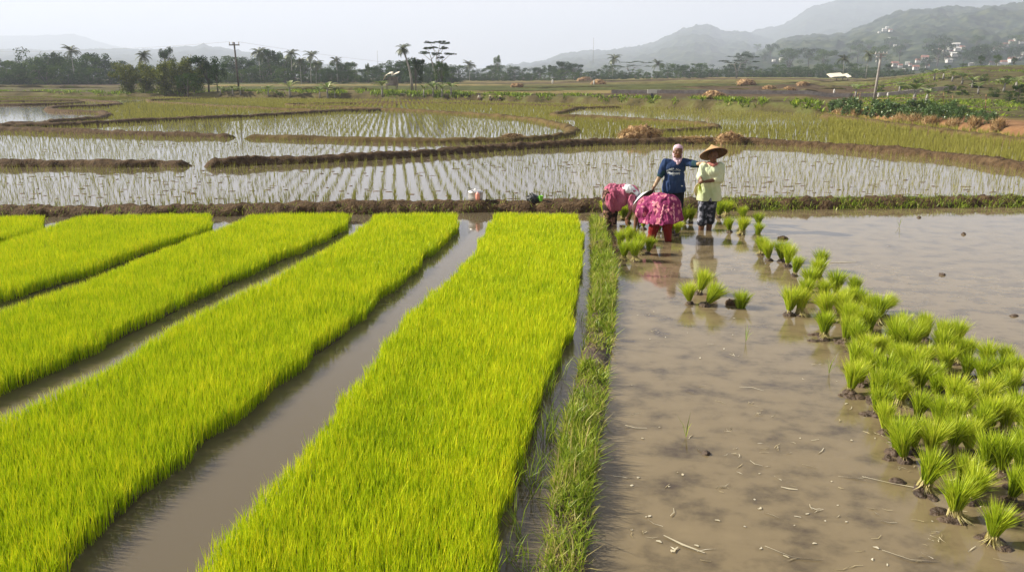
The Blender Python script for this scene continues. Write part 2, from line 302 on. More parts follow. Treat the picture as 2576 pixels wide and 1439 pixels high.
def hill(name, prof, D, D0, seed, m, amp=4., pw=1.25, du=4):
    pu = [p[0] for p in prof]; u = np.arange(pu[0], pu[-1] + 1, du, dtype=float)
    v = np.interp(u, pu, [p[1] for p in prof]); top = np.array([tuple(P(a, b, D)) for a, b in zip(u, v)])
    ts = np.concatenate([np.linspace(0, 1, 170), np.linspace(1.02, 1.5, 12)])
    T, U = np.meshgrid(ts, u, indexing='ij'); Yv = D0 + (D - D0) * T; K = (top[:, 0] / D)[None]; X = K * Yv; H = top[:, 2][None]
    f = np.where(T <= 1, T ** pw, 1 - 1.2 * (T - 1) ** 1.5)
    Z = 1 + (H - 1) * f
    Z = Z + (fbm(X / 120, Yv / 160, seed) - .5) * np.maximum(H, 20) * .22 * np.sin(np.pi * np.clip(T, 0, 1)) + amp * (fbm(X / 13, Yv / 16, seed + 9, 3) - .5) * np.clip(T * 3, 0, 1) + amp * .9 * (noise(X / 38, Yv / 50, seed + 12) - .5) * np.clip(T * 3, 0, 1)
    ix = np.arange(T.size).reshape(T.shape); q = np.stack([ix[:-1, :-1], ix[:-1, 1:], ix[1:, 1:], ix[1:, :-1]], -1).reshape(-1, 4)
    V = np.stack([X, Yv, Z], -1).reshape(-1, 3); me = mesh_np(name, V, [q], True)
    tag(link(name, me, m), kind='structure')
    return BVHTree.FromPolygons([Vector(p) for p in V], [tuple(int(i) for i in k) for k in q])
H3 = hill('hill', [(1820, 168), (1900, 140), (1964, 106), (2029, 92), (2127, 81), (2192, 59), (2257, 33), (2339, 18), (2420, 19), (2576, 6), (2800, -10), (3300, -25)], 1450, 400, 21, M['forest'], 13)
H1 = hill('hill', [(1180, 182), (1320, 162), (1370, 155), (1415, 139), (1496, 132), (1609, 120), (1659, 102), (1702, 79), (1752, 65), (1791, 69), (1817, 79), (1876, 80), (1930, 99), (2050, 120), (2400, 150)], 2900, 1100, 31, M['forest'], 15)
hill('mountain', [(1700, 150), (1830, 108), (1899, 80), (1948, 68), (1997, 49), (2029, 26), (2094, 3), (2160, -18), (2300, -26), (2600, -28), (3300, -30)], 3200, 1700, 41, M['forest_far'], 12)
hill('hill', [(-1000, 120), (-400, 108), (0, 124), (100, 128), (250, 126), (352, 127), (402, 125), (427, 120), (497, 117), (512, 112), (530, 118), (590, 128), (647, 141), (713, 149), (828, 166), (904, 178), (1000, 190)], 2900, 1100, 51, M['forest'], 13)
hill('mountain', [(-1200, 60), (-300, 80), (0, 90), (100, 90), (188, 86), (213, 95), (276, 114), (327, 122), (420, 140), (560, 165)], 5000, 3400, 61, M['forest_far'], 6)
def down(x, y, bvh=LAND):
    h = bvh.ray_cast(Vector((x, y, 500)), Vector((0, 0, -1)))[0]; return h.z if h else 0.
def at(u, v, bvh=LAND):
    h = bvh.ray_cast(Vector((0, 0, CH)), ray(u, v).normalized())[0]; return h
def at_y(u, y, bvh=LAND):
    x = P(u, 195, y).x; return Vector((x, y, down(x, y, bvh)))
# ------------------------------------------------------------------ earth banks between the paddies
def resample(pts, step):
    pts = np.array([(p[0], p[1]) for p in pts]); d = np.r_[0, np.cumsum(np.hypot(*np.diff(pts, axis=0).T))]
    n = max(4, int(d[-1] / step)); t = np.linspace(0, d[-1], n)
    out = np.c_[np.interp(t, d, pts[:, 0]), np.interp(t, d, pts[:, 1])]
    for _ in range(3): out[1:-1] = (out[:-2] + 2 * out[1:-1] + out[2:]) / 4
    return out
BUNDS = []
def bund(uvs, wid, hgt, m='soil', step=.12, seed=0, z=.08, rough=1.):
    c = resample([G(a, b, z) for a, b in uvs], step); n = len(c)
    BUNDS.append((c[:: max(1, int(.5 / step))], wid / 2))
    t = np.gradient(c, axis=0); t /= np.hypot(t[:, 0], t[:, 1])[:, None]; nn = np.c_[-t[:, 1], t[:, 0]]
    s = np.array([-1.15, -1, -.85, -.65, -.4, -.15, .15, .4, .65, .85, 1, 1.15]); prof = np.array([-.4, .0, .42, .78, .95, 1., 1., .93, .76, .42, .0, -.4])
    wv = wid / 2 * (1 + .35 * (fbm(c[:, 0] * .8, c[:, 1] * .8, seed) - .5)); endt = np.clip(np.minimum(np.arange(n), np.arange(n)[::-1]) * step / (wid * .5), 0, 1) ** .5
    Px = c[:, None, 0] + nn[:, None, 0] * s * wv[:, None]; Py = c[:, None, 1] + nn[:, None, 1] * s * wv[:, None]
    lump = .55 * (fbm(Px * 3.1, Py * 3.1, seed + 1, 4) - .5) + .75 * (fbm(Px * 9, Py * 9, seed + 8, 3) - .5); low = fbm(Px * .7, Py * .7, seed + 2, 2) - .5
    Zb = hgt * prof[None] * (1 + .5 * low) * endt[:, None] + lump * hgt * .75 * rough * (prof[None] > -.1) * endt[:, None]
    Px += (fbm(Px * 5, Py * 5, seed + 3) - .5) * .14 * wid * rough; Py += (fbm(Px * 5, Py * 5, seed + 4) - .5) * .22 * wid * rough
    k = len(s); ix = np.arange(n * k).reshape(n, k); q = np.stack([ix[:-1, :-1], ix[:-1, 1:], ix[1:, 1:], ix[1:, :-1]], -1).reshape(-1, 4)
    me = mesh_np('earth_bank', np.stack([Px, Py, Zb], -1).reshape(-1, 3), [q], True)
    return tag(link('earth_bank', me, M[m]), kind='structure')
bund([(-500, 534), (0, 529), (200, 527), (345, 527), (370, 532), (395, 532), (420, 527), (700, 523), (1000, 519), (1194, 516), (1400, 516), (1560, 515), (1800, 510), (2100, 507), (2400, 503), (2700, 500), (3100, 497)], .66, .18, 'soil', .07, 1, .1, 1.3)
bund([(-500, 412), (0, 412), (200, 411), (300, 414), (400, 411), (468, 413)], .6, .2, 'soil', .1, 2)
bund([(515, 414), (650, 407), (800, 402), (950, 394), (1100, 384), (1250, 373), (1400, 365), (1500, 360), (1620, 358), (1750, 356), (1880, 357), (2000, 363), (2160, 374), (2300, 385), (2440, 400), (2576, 420), (2900, 460)], .6, .22, 'soil', .1, 3)
bund([(-500, 326), (0, 326), (120, 329), (250, 334), (420, 339), (585, 343)], .62, .2, 'soil', .12, 4)
bund([(622, 344), (720, 346), (900, 351), (1050, 354), (1200, 353), (1290, 352), (1370, 347), (1425, 339), (1447, 329), (1425, 318), (1360, 304), (1290, 295), (1180, 287), (1050, 279), (960, 275), (850, 270), (735, 266), (722, 264), (760, 261.5), (900, 261), (1000, 262.5)], .58, .18, 'soil_dry', .15, 5)
bund([(-500, 322), (0, 318), (150, 315), (300, 307), (450, 300), (640, 292), (780, 284), (860, 279), (960, 277)], .7, .2, 'soil', .15, 6)
bund([(0, 314), (83, 313), (145, 306), (240, 298), (272, 289), (255, 283), (180, 281), (128, 279), (122, 274), (140, 270), (250, 267), (302, 264), (290, 259), (240, 255), (208, 252), (120, 250), (-200, 248)], .7, .2, 'soil', .2, 7)
bund([(208, 257), (146, 262), (60, 263.5), (0, 264), (-400, 266)], .8, .18, 'soil', .2, 8)
bund([(-400, 257), (0, 256), (120, 255), (205, 254)], .9, .2, 'soil', .25, 18)
bund([(600, 246), (450, 250), (372, 253), (380, 257), (470, 262), (560, 268), (700, 275), (820, 280)], .58, .18, 'soil_dry', .2, 9)
bund([(1560, 270), (1470, 271), (1445, 274), (1418, 282), (1392, 288), (1400, 292), (1496, 295), (1646, 303), (1760, 311), (1803, 319), (1795, 324), (1720, 328), (1646, 334), (1560, 340)], .58, .18, 'soil_dry', .15, 10)
bund([(2075, 293), (2200, 308), (2300, 323), (2450, 341), (2576, 356), (2800, 383)], .9, .22, 'soil_dry', .15, 11)
bund([(900, 256), (1200, 261), (1445, 267)], .7, .15, 'soil', .25, 12)
# low weedy bank running along the middle seedbed
SL = [(1486, 550), (1490, 640), (1486, 760), (1466, 900), (1440, 1000), (1412, 1100), (1390, 1250), (1364, 1439)]
SR = [(1512, 552), (1530, 620), (1550, 690), (1546, 800), (1526, 1000), (1510, 1100), (1490, 1250), (1472, 1439)]
mid = [((a[0] + b[0]) / 2, (a[1] + b[1]) / 2) for a, b in zip(SL, SR)]; e0, e1 = G(*mid[-2]), G(*mid[-1])
def ext(pts, L=2.5):
    d = (Vector(pts[-1]) - Vector(pts[-2])).normalized(); return list(pts) + [Vector(pts[-1]) + d * L]
def bund_w(W, wid, hgt, m, step, seed, rough=1.):
    uvs = [uv_of(p[0], p[1], 0.) for p in W]; return bund(uvs, wid, hgt, m, step, seed, 0., rough)
strip = ext([G(*p) for p in mid]); bund_w(strip, .27, .05, 'soil_wet', .06, 13, 1.2)
TERR = [(1965, 2035, 210, 3), (2047, 2142, 205, 3.5), (2026, 2066, 229, 4.5), (2066, 2135, 224, 5), (1930, 2008, 235, 5), (1829, 1890, 225, 3), (1827, 1864, 214, 2), (1821, 1983, 254, 3), (2010, 2120, 216, 2.5), (1700, 1830, 219, 2), (1560, 1700, 229, 2.5), (1240, 1350, 240, 4), (1150, 1377, 249, 4), (1483, 1571, 248, 3), (1300, 1560, 222, 2.5), (1180, 1420, 231, 2), (685, 985, 228, 7), (-60, 255, 221, 6), (-60, 200, 237, 3), (560, 700, 240, 3), (1400, 1700, 208, 2), (2150, 2260, 208, 3), (2170, 2230, 220, 3)]
for i_, (u0, u1, v_, hp) in enumerate(TERR):                     # low field terraces with a steep dark face
    V = []; F = []; y_ = (at(u0, v_) or at(u1, v_)).y; hh_ = hp * y_ / FPX; n_ = int((u1 - u0) / 3)
    for k in range(n_ + 1):
        u = u0 + (u1 - u0) * k / n_; yy_ = y_ * (1 + .02 * (float(noise(u * .02, i_)) - .5)); x_ = P(u, 195, yy_).x; z_ = down(x_, yy_); e_ = min(1, 4 * min(k, n_ - k) / n_) ** .5; t_ = z_ + hh_ * e_ * (.75 + .5 * float(noise(u * .09, i_ + 7)))
        for dy, z in ((0, z_ - .3), (.12, z_ + (t_ - z_) * .6), (.35, t_), (1.4, t_ - .03), (5, z_ - .3)): V.append((x_, yy_ + dy, z))
        if k: a = (k - 1) * 5; F += [(a + j, a + j + 5, a + j + 6, a + j + 1) for j in range(4)]
    me = bpy.data.meshes.new('earth_bank'); me.from_pydata(V, [], F); tag(link('earth_bank', me, M['soil_grass']), kind='structure')
# ------------------------------------------------------------------ seedbeds of young rice
def bed(tops_r, tops_l, label, seed, far=(0, 0), hh=.19):
    r = [G(a, b, hh) for a, b in tops_r]; l = [G(a, b, hh) for a, b in tops_l]
    r = ext(r, 2.2); l = ext(l, 2.2)
    poly = [(p.x, p.y) for p in r] + [(p.x, p.y) for p in reversed(l)]
    root = thing('rice_seedbed', label, 'seedbed', (0, 0, 0), group='green rice seedbeds side by side')
    xs = [p[0] for p in poly]; ys = [p[1] for p in poly]
    # mud base
    cen = []; ny = 60; ysamp = np.linspace(min(ys) + .05, max(ys) - .05, ny); V = []; Fq = []
    dens = lambda y: np.interp(y, [2.5, 5, 8, 12, 17], [6800, 6200, 4600, 3500, 3000])
    A = (max(xs) - min(xs)) * (max(ys) - min(ys)); n = int(A * 6800)
    X = rng.uniform(min(xs), max(xs), n); Y = rng.uniform(min(ys), max(ys), n)
    keep = rng.uniform(0, 6800, n) < dens(Y); X, Y = X[keep], Y[keep]
    wob = .10
    k = pip(X + (fbm(X * 2.2, Y * 2.2, seed) - .5) * wob * 2, Y + (fbm(X * 2.2, Y * 2.2, seed + 5) - .5) * wob * 2, poly); X, Y = X[k], Y[k]
    d = pl_dist(X, Y, poly + [poly[0]]); n = len(X); far_ = np.interp(Y, [4, 16], [1, 1.9])
    cl = fbm(X * 1.3, Y * 1.3, seed + 2); c2 = fbm(X * 7, Y * 7, seed + 3, 2)
    H = hh * (.86 + .20 * cl + .10 * (c2 - .5) + rng.normal(0, .06, n)) * np.where(d < .05, .9, 1)
    tall = rng.random(n) < .008; H = np.where(tall, H * 1.22, H)
    L = rng.normal(0, .026, (n, 2)) + np.array([.006, -.003]); 
    T = .52 + .25 * (cl - .5) + .3 * (c2 - .5) + rng.normal(0, .27, n)
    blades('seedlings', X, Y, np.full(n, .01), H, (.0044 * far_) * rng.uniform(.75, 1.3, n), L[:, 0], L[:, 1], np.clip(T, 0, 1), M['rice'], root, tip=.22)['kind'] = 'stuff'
    bm = bmesh.new(); nr = len(r); vs = [bm.verts.new((x + (-.09 if i < nr else .09), y - (.12 if i in (0, len(poly) - 1) else 0), .02)) for i, (x, y) in enumerate(poly)]; f = bm.faces.new(vs)
    ex = bmesh.ops.extrude_face_region(bm, geom=[f]); bmesh.ops.translate(bm, verts=[g for g in ex['geom'] if isinstance(g, bmesh.types.BMVert)], vec=(0, 0, -.2))
    me = bpy.data.meshes.new('mud_base'); bm.to_mesh(me); bm.free(); link('mud_base', me, M['soil_wet'], root)
    return n
nb = 0
nb += bed([(1452, 533), (1468, 600), (1448, 740), (1412, 860), (1366, 960), (1306, 1130), (1266, 1320), (1243, 1439)],
    [(1242, 531), (1195, 620), (1110, 710), (1000, 800), (930, 905), (860, 990), (760, 1120), (660, 1220), (560, 1330), (478, 1439)], 'broad green seedbed in the middle, beside the weedy bank', 71)
nb += bed([(1157, 530), (1150, 560), (1035, 658), (935, 738), (872, 808), (772, 868), (642, 972), (502, 1072), (332, 1222), (200, 1330), (95, 1439)],
    [(945, 533), (900, 575), (700, 680), (520, 760), (400, 830), (250, 920), (100, 985), (-10, 1035), (-120, 1090)], 'green seedbed left of the widest water channel', 72)
nb += bed([(874, 530), (872, 556), (752, 608), (560, 690), (350, 790), (150, 880), (0, 938), (-200, 1020)],
    [(625, 534), (560, 565), (400, 622), (200, 702), (0, 768), (-200, 840)], 'green seedbed second from the left edge that reaches the far bank whole', 73)
nb += bed([(532, 531), (530, 558), (350, 615), (200, 668), (0, 722), (-300, 800)],
    [(200, 538), (100, 570), (0, 603), (-200, 660), (-300, 690)], 'green seedbed crossing the left edge under the earth bank', 74)
nb += bed([(108, 536), (105, 565), (0, 592), (-200, 640)], [(-160, 545), (-200, 560), (-300, 580), (-420, 600)], 'small far corner of a seedbed at the left edge', 75)
# ------------------------------------------------------------------ weeds on the bank
def scatter_poly(uvL, uvR, n, z=0.):
    poly = [tuple(p)[:2] for p in ext([G(a, b, z) for a, b in uvL])] + [tuple(p)[:2] for p in reversed(ext([G(a, b, z) for a, b in uvR]))]
    xs = [p[0] for p in poly]; ys = [p[1] for p in poly]; X = rng.uniform(min(xs), max(xs), n); Y = rng.uniform(min(ys), max(ys), n); k = pip(X, Y, poly); return X[k], Y[k]
X, Y = scatter_poly(SL, SR, 170000); g = fbm(X * 2.5, Y * 2.5, 88); k = (g > .41 + .3 * (rng.random(len(X)) - .5)); X, Y, g = X[k], Y[k], g[k]; n = len(X)
L = rng.normal(0, .06, (n, 2)); c2 = fbm(X * 9, Y * 9, 89, 2)
blades('grass', X, Y, np.full(n, .03), (.05 + .17 * np.clip(g - .3, 0, .6)) * rng.uniform(.5, 1.5, n) * np.where(rng.random(n) < .05, 1.9, 1), np.interp(Y, [4, 16], [.0055, .011]) * rng.uniform(.7, 1.4, n), L[:, 0], L[:, 1], np.clip(.48 + .8 * (c2 - .3) + rng.normal(0, .26, n), 0, 1), M['weed']); tag(bpy.data.objects['grass'], 'loose weedy grass on the narrow bank beside the middle seedbed', 'grass', kind='stuff')
# sparse stalks in the narrow channel and at the foot of the beds
X, Y = scatter_poly([(1440, 800), (1380, 960), (1310, 1150), (1275, 1320), (1250, 1439)], [(1470, 800), (1420, 960), (1380, 1150), (1360, 1300), (1350, 1439)], 900); k = fbm(X * 4, Y * 4, 91) > .58; X, Y = X[k], Y[k]
X = np.repeat(X, 6) + rng.normal(0, .015, len(X) * 6); Y = np.repeat(Y, 6) + rng.normal(0, .015, len(Y) * 6); n = len(X); L = rng.normal(0, .07, (n, 2))
tag(blades('grass', X, Y, np.zeros(n), rng.uniform(.08, .24, n), np.full(n, .006), L[:, 0], L[:, 1], rng.uniform(.1, .8, n), M['weed']), 'stray stalks standing in the dark narrow channel', 'grass', kind='stuff')
# grass on the near bund
c = BUNDS[0][0]; n = 60000; X = rng.uniform(-12, 17, n); Y0 = np.interp(X, c[:, 0], c[:, 1]); Y = Y0 + rng.uniform(-.5, .42, n); uu, vv = uv_of(X, Y, .0)
dens = np.clip(.10 + .9 * sm((uu - 1480) / 90) * (.30 + .30 * sm((uu - 1750) / 100)), 0, 1) * np.where(Y < Y0 - .1, 1, .45); g = fbm(X * 1.8, Y * 4, 93); k = rng.random(n) < dens * np.clip((g - .3) * 3.2, 0, 1); X, Y, Y0, uu = X[k], Y[k], Y0[k], uu[k]; n = len(X)
zb = .15 * np.clip(1 - ((Y - Y0) / .42) ** 2, 0, 1); L = rng.normal(0, .05, (n, 2))
tag(blades('grass', X, Y, zb, rng.uniform(.03, .11, n), np.full(n, .010), L[:, 0], L[:, 1], np.clip(rng.normal(.42, .3, n), 0, 1), M['weed']), 'short grass growing on the earth bank behind the seedbeds', 'grass', kind='stuff')
# ------------------------------------------------------------------ transplanted rows in the far paddies
ang = R(7.9); ca, sa = math.cos(ang), math.sin(ang)
def rowfield(y0, y1, sx, sy, hw):
    a = np.arange(-hw, hw, sx); b = np.arange(y0 - hw * .2, y1 + hw * .2, sy); A_, B_ = np.meshgrid(a, b); A_, B_ = A_.ravel(), B_.ravel()
    A_ = A_ + rng.normal(0, .022, A_.size); B_ = B_ + rng.normal(0, .035, B_.size) + .06 * np.sin(A_ * 2)
    X = A_ * ca - B_ * sa; Y = A_ * sa + B_ * ca
    return X, Y
REG = [  # photo-pixel polygon, height, blades per clump, width factor, keep, tint
 ([(-900, 264), (0, 264), (140, 266), (240, 262), (250, 268), (125, 275), (130, 281), (250, 292), (140, 305), (0, 313), (-900, 330)], .10, 3, 1, .25, .45),
 ([(240, 252), (372, 250), (380, 258), (300, 263)], .10, 3, 1, .30, .5),
 ([(2070, 290), (2300, 316), (2600, 352), (3300, 430), (3300, 470), (2576, 425), (2300, 390), (2080, 372)], .32, 12, 1.9, 1, .72),
 ([(1440, 272), (1560, 268), (1600, 272), (1600, 300), (1440, 292)], .16, 5, 1, .8, .7),
 ([(1600, 268), (2085, 290), (2085, 312), (1790, 310), (1600, 300)], .20, 6, 1.2, .75, .62),
 ([(1447, 300), (1800, 320), (2085, 310), (2085, 372), (1880, 352), (1447, 345)], .27, 9, 1.45, .97, .58),
 ([(820, 285), (1300, 296), (1420, 325), (1200, 348), (820, 345)], .20, 5, 1.15, .95, .52),
 ([(200, 310), (820, 285), (820, 345), (600, 340), (200, 328)], .18, 5, 1.1, .9, .5),
 ([(300, 262), (380, 255), (700, 278), (640, 289), (280, 302), (250, 290)], .22, 7, 1.4, .95, .62),
 ([(380, 246), (1200, 256), (1790, 277), (1440, 272), (1390, 288), (1440, 320), (1290, 294), (960, 273), (720, 276)], .24, 8, 1.5, 1, .68),
 ([(-900, 244), (380, 246), (210, 255), (-900, 262)], .24, 8, 1.6, 1, .2)]
rb = [(c, h) for c, h in BUNDS]
allX, allY, allH, allW, allT, allN = [], [], [], [], [], []
NEAR = []
for (y0, y1, sx, sy, hw, wf) in ((15.2, 34, .285, .235, 26, 1.), (34, 62, .30, .26, 50, 1.5), (62, 112, .42, .36, 92, 2.3)):
    X, Y = rowfield(y0, y1, sx, sy, hw); jt = .0 if y0 < 20 else .05; X = X + rng.normal(0, jt + 1e-6, X.size); k = (Y >= y0) & (Y < y1) & (np.abs(X) < Y * .78 + 3); X, Y = X[k], Y[k]
    uu, vv = uv_of(X, Y, 0.); by = np.interp(X, c[:, 0], c[:, 1]); k = (Y > by + .42) & (vv > edge_v(uu) + .3); X, Y, uu, vv = X[k], Y[k], uu[k], vv[k]
    d = np.full(X.shape, 1e9); dd = []
    for cc, hw_ in rb[1:]:
        if cc[:, 1].max() < y0 - 3 or cc[:, 1].min() > y1 + 3: continue
        st = cc[:: 2] if len(cc) > 40 else cc
        st = np.vstack([st, cc[-1:]]); d = np.minimum(d, pl_dist(X, Y, [tuple(p) for p in st]) - hw_)
    k = d > .06; X, Y, uu, vv, d = X[k], Y[k], uu[k], vv[k], d[k]
    Hh = np.full(X.shape, .19); Nn = np.full(X.shape, 5); Wf = np.ones(X.shape); Kp = np.full(X.shape, .93); Tt = np.full(X.shape, .42)
    Hh = np.where(uu > 1500, .20, Hh); Tt = Tt + .18 * sm((uu - 1300) / 700)
    for pl, h_, n_, w_, kp, t_ in REG:
        i = pip(uu, vv, pl); Hh[i] = h_; Nn[i] = n_; Wf[i] = w_; Kp[i] = kp; Tt[i] = t_
    nz = fbm(X * .35, Y * .35, 97); Hh = Hh * (.8 + .4 * nz) * rng.uniform(.75, 1.2, len(X)); k = rng.random(len(X)) < Kp; X, Y, Hh, Nn, Wf, Tt, d = X[k], Y[k], Hh[k], Nn[k], Wf[k], Tt[k], d[k]
    if y0 < 20:
        o_ = np.argsort(np.hypot(X, Y) + 100 * (np.abs(uv_of(X, Y, 0.)[0] - 1288) > 1300)); NEAR = [(X[i], Y[i], Hh[i]) for i in o_[:300]]
        o_ = o_[300:]; X, Y, Hh, Nn, Wf, Tt = X[o_], Y[o_], Hh[o_], Nn[o_], Wf[o_], Tt[o_]
    r_ = np.repeat(np.arange(len(X)), Nn); n = len(r_)
    allX.append(X[r_] + rng.normal(0, .014, n)); allY.append(Y[r_] + rng.normal(0, .014, n)); allH.append(Hh[r_] * rng.uniform(.55, 1.1, n)); allW.append(.0085 * wf * Wf[r_] * rng.uniform(.7, 1.3, n)); allT.append(np.clip(Tt[r_] + rng.normal(0, .15, n), 0, 1))
X, Y, H, W_, T = map(np.concatenate, (allX, allY, allH, allW, allT)); n = len(X); L = rng.normal(0, .032, (n, 2))
tag(blades('rice_seedlings', X, Y, np.full(n, -.01), H, W_, L[:, 0], L[:, 1], T, M['rice_row'], seg=1), 'countless rice seedlings planted in rows across the flooded paddies', 'seedlings', kind='stuff')
protos = []
for q in range(6):
    n = 9; a = rng.uniform(0, 6.28, n); L = rng.normal(0, .035, (n, 2))
    o = blades('seedling_leaves', np.cos(a) * .012, np.sin(a) * .012, np.full(n, -.01), rng.uniform(.5, 1, n), np.full(n, .0085), L[:, 0], L[:, 1], np.clip(rng.normal(.4, .2, n), 0, 1), M['rice_row']); protos.append(o.data); bpy.data.objects.remove(o)
for q, (x, y, h) in enumerate(NEAR):
    o = link('rice_seedling', protos[q % 6], None, None, (x, y, 0)); o.scale = (1, 1, h); o.rotation_euler = (0, 0, random.uniform(0, 6.28))
    tag(o, 'thin rice seedling in the first planted rows just beyond the near earth bank', 'seedling', 'seedlings of the first planted rows')
# mud clods breaking the water between the rows
n = 1900; X = rng.uniform(-17, 17, n); Y = rng.uniform(15.9, 33, n) ; g = fbm(X * .22, Y * .5, 101); by = np.interp(X, c[:, 0], c[:, 1]); k = (Y > by + .4) & (rng.random(n) < np.clip((g - .42) * 4, .05, .9)); X, Y = X[k], Y[k]; n = len(X)
def blobs(X, Y, RX, RY, HZ, seed=0, z0=-.012):
    K = 9; a = np.arange(K) / K * 2 * np.pi; V = []; F = []
    n = len(X); th = rng.uniform(-.3, .3, n)
    rad = 1 + .5 * (rng.random((n, K)) - .5); ex = np.cos(a)[None] * rad * RX[:, None]; ey = np.sin(a)[None] * rad * RY[:, None]
    ox = ex * np.cos(th)[:, None] - ey * np.sin(th)[:, None]; oy = ex * np.sin(th)[:, None] + ey * np.cos(th)[:, None]
    V0 = np.stack([X[:, None] + ox, Y[:, None] + oy, np.full_like(ox, z0)], -1); V1 = np.stack([X[:, None] + ox * .6, Y[:, None] + oy * .6, np.repeat(HZ[:, None], K, 1) * (.7 + .6 * rng.random((n, K)))], -1); V2 = np.stack([X, Y, HZ * 1.1], -1)[:, None]
    V = np.concatenate([V0, V1, V2], 1).reshape(-1, 3); S = 2 * K + 1; b = np.arange(n)[:, None, None] * S; k = np.arange(K); k2 = (k + 1) % K
    q = (b + np.stack([k, k2, k2 + K, k + K], -1)[None]).reshape(-1, 4); t = (b + np.stack([k + K, k2 + K, np.full(K, 2 * K)], -1)[None]).reshape(-1, 3)
    return mesh_np('mud', V, [q, t], True)
tag(link('mud', blobs(X, Y, rng.uniform(.02, .13, n), rng.uniform(.015, .06, n), rng.uniform(.004, .013, n)), M['clod']), 'flat mud clods breaking the surface between the planted rows', 'mud', kind='stuff')
# ------------------------------------------------------------------ pulled seedling bunches
def bunch_proto(seed, wide=1., n=400):
    a = rng.uniform(0, 6.28, n); r = np.sqrt(rng.random(n)); X = np.cos(a) * r * .028; Y = np.sin(a) * r * .028; H = .33 * rng.uniform(.72, 1.06, n) * (1 - .14 * r)
    L = np.c_[np.cos(a) * r, np.sin(a) * r] * .10 * wide + rng.normal(0, .030, (n, 2))
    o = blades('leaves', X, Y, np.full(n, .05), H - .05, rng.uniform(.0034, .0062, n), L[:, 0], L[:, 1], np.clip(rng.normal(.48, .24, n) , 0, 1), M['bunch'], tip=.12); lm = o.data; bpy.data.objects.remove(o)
    n = 90; a = rng.uniform(0, 6.28, n); r = np.sqrt(rng.random(n)); X = np.cos(a) * r * .05; Y = np.sin(a) * r * .05
    f_ = 46; fa = rng.normal(0, .75, f_) - 1.57; fr = rng.uniform(.02, .035, f_)
    X = np.r_[X, np.cos(fa) * fr]; Y = np.r_[Y, np.sin(fa) * fr]; fl = rng.uniform(.05, .10, f_)
    o = blades('stems', X, Y, np.r_[np.full(n, -.01), np.full(f_, .05)], np.r_[rng.uniform(.09, .15, n), rng.uniform(-.05, -.025, f_)], np.r_[rng.uniform(.005, .009, n), np.full(f_, .008)], np.r_[-X[:n] * .5, np.cos(fa) * fl], np.r_[-Y[:n] * .5, np.sin(fa) * fl], rng.uniform(0, 1, n + f_), M['stem']); s_ = o.data; bpy.data.objects.remove(o)
    mb = MB(); K = 12
    V = [(0, 0, .035)]; F = []
    for j, (rr, zz) in enumerate(((.035, .03), (.055, .01), (.062, -.02))):
        for k in range(K):
            q = 6.283 * k / K; t = rr * random.uniform(.75, 1.25); V.append((t * math.cos(q), t * math.sin(q), zz * random.uniform(.7, 1.3)))
    for k in range(K):
        F.append((0, 1 + k, 1 + (k + 1) % K))
        for j in range(2): F.append((1 + j * K + k, 1 + (j + 1) * K + k, 1 + (j + 1) * K + (k + 1) % K, 1 + j * K + (k + 1) % K))
    mb.add(V, F); rm = mb.me('root_clump'); rm.materials.append(M['soil_wet'])
    n2 = 40; a = rng.uniform(0, 6.28, n2); X = np.cos(a) * .035 * rng.random(n2); Y = np.sin(a) * .035 * rng.random(n2); o = blades('stems', X, Y, np.full(n2, -.01), rng.uniform(.09, .14, n2), np.full(n2, .007), -X * .5, -Y * .5, rng.uniform(0, .7, n2), M['stem']); s2 = o.data; bpy.data.objects.remove(o)
    return lm, s_, rm, s2
BP = [bunch_proto(i, w_) for i, w_ in enumerate((.85, 1, 1.1, 1.2, .7, 1.0))]
def bunch(u, v, label, group=None, s=1., tilt=None, z=0.):
    p = G(u, v, 0.)
    t = thing('seedling_bunch', label, 'seedling bunch', (p.x, p.y, z), random.uniform(0, 6.28), s * random.uniform(.88, 1.1), group)
    tl = tilt if tilt is not None else random.gauss(0, .12); t.rotation_euler = (random.gauss(0, .1), tl, 0)
    lm, st, rm, s2 = random.choice(BP); st = st if random.random() < .35 or 'yellow roots' in label or 'pale roots' in label else s2; zr = random.gauss(-.3, .9)
    for nm, me in (('leaves', lm), ('stems', st), ('root_clump', rm)):
        o = link(nm, me, None, t); o.rotation_euler = (0, 0, zr)
    return t
GR = 'pulled rice seedling bunches standing in the water'
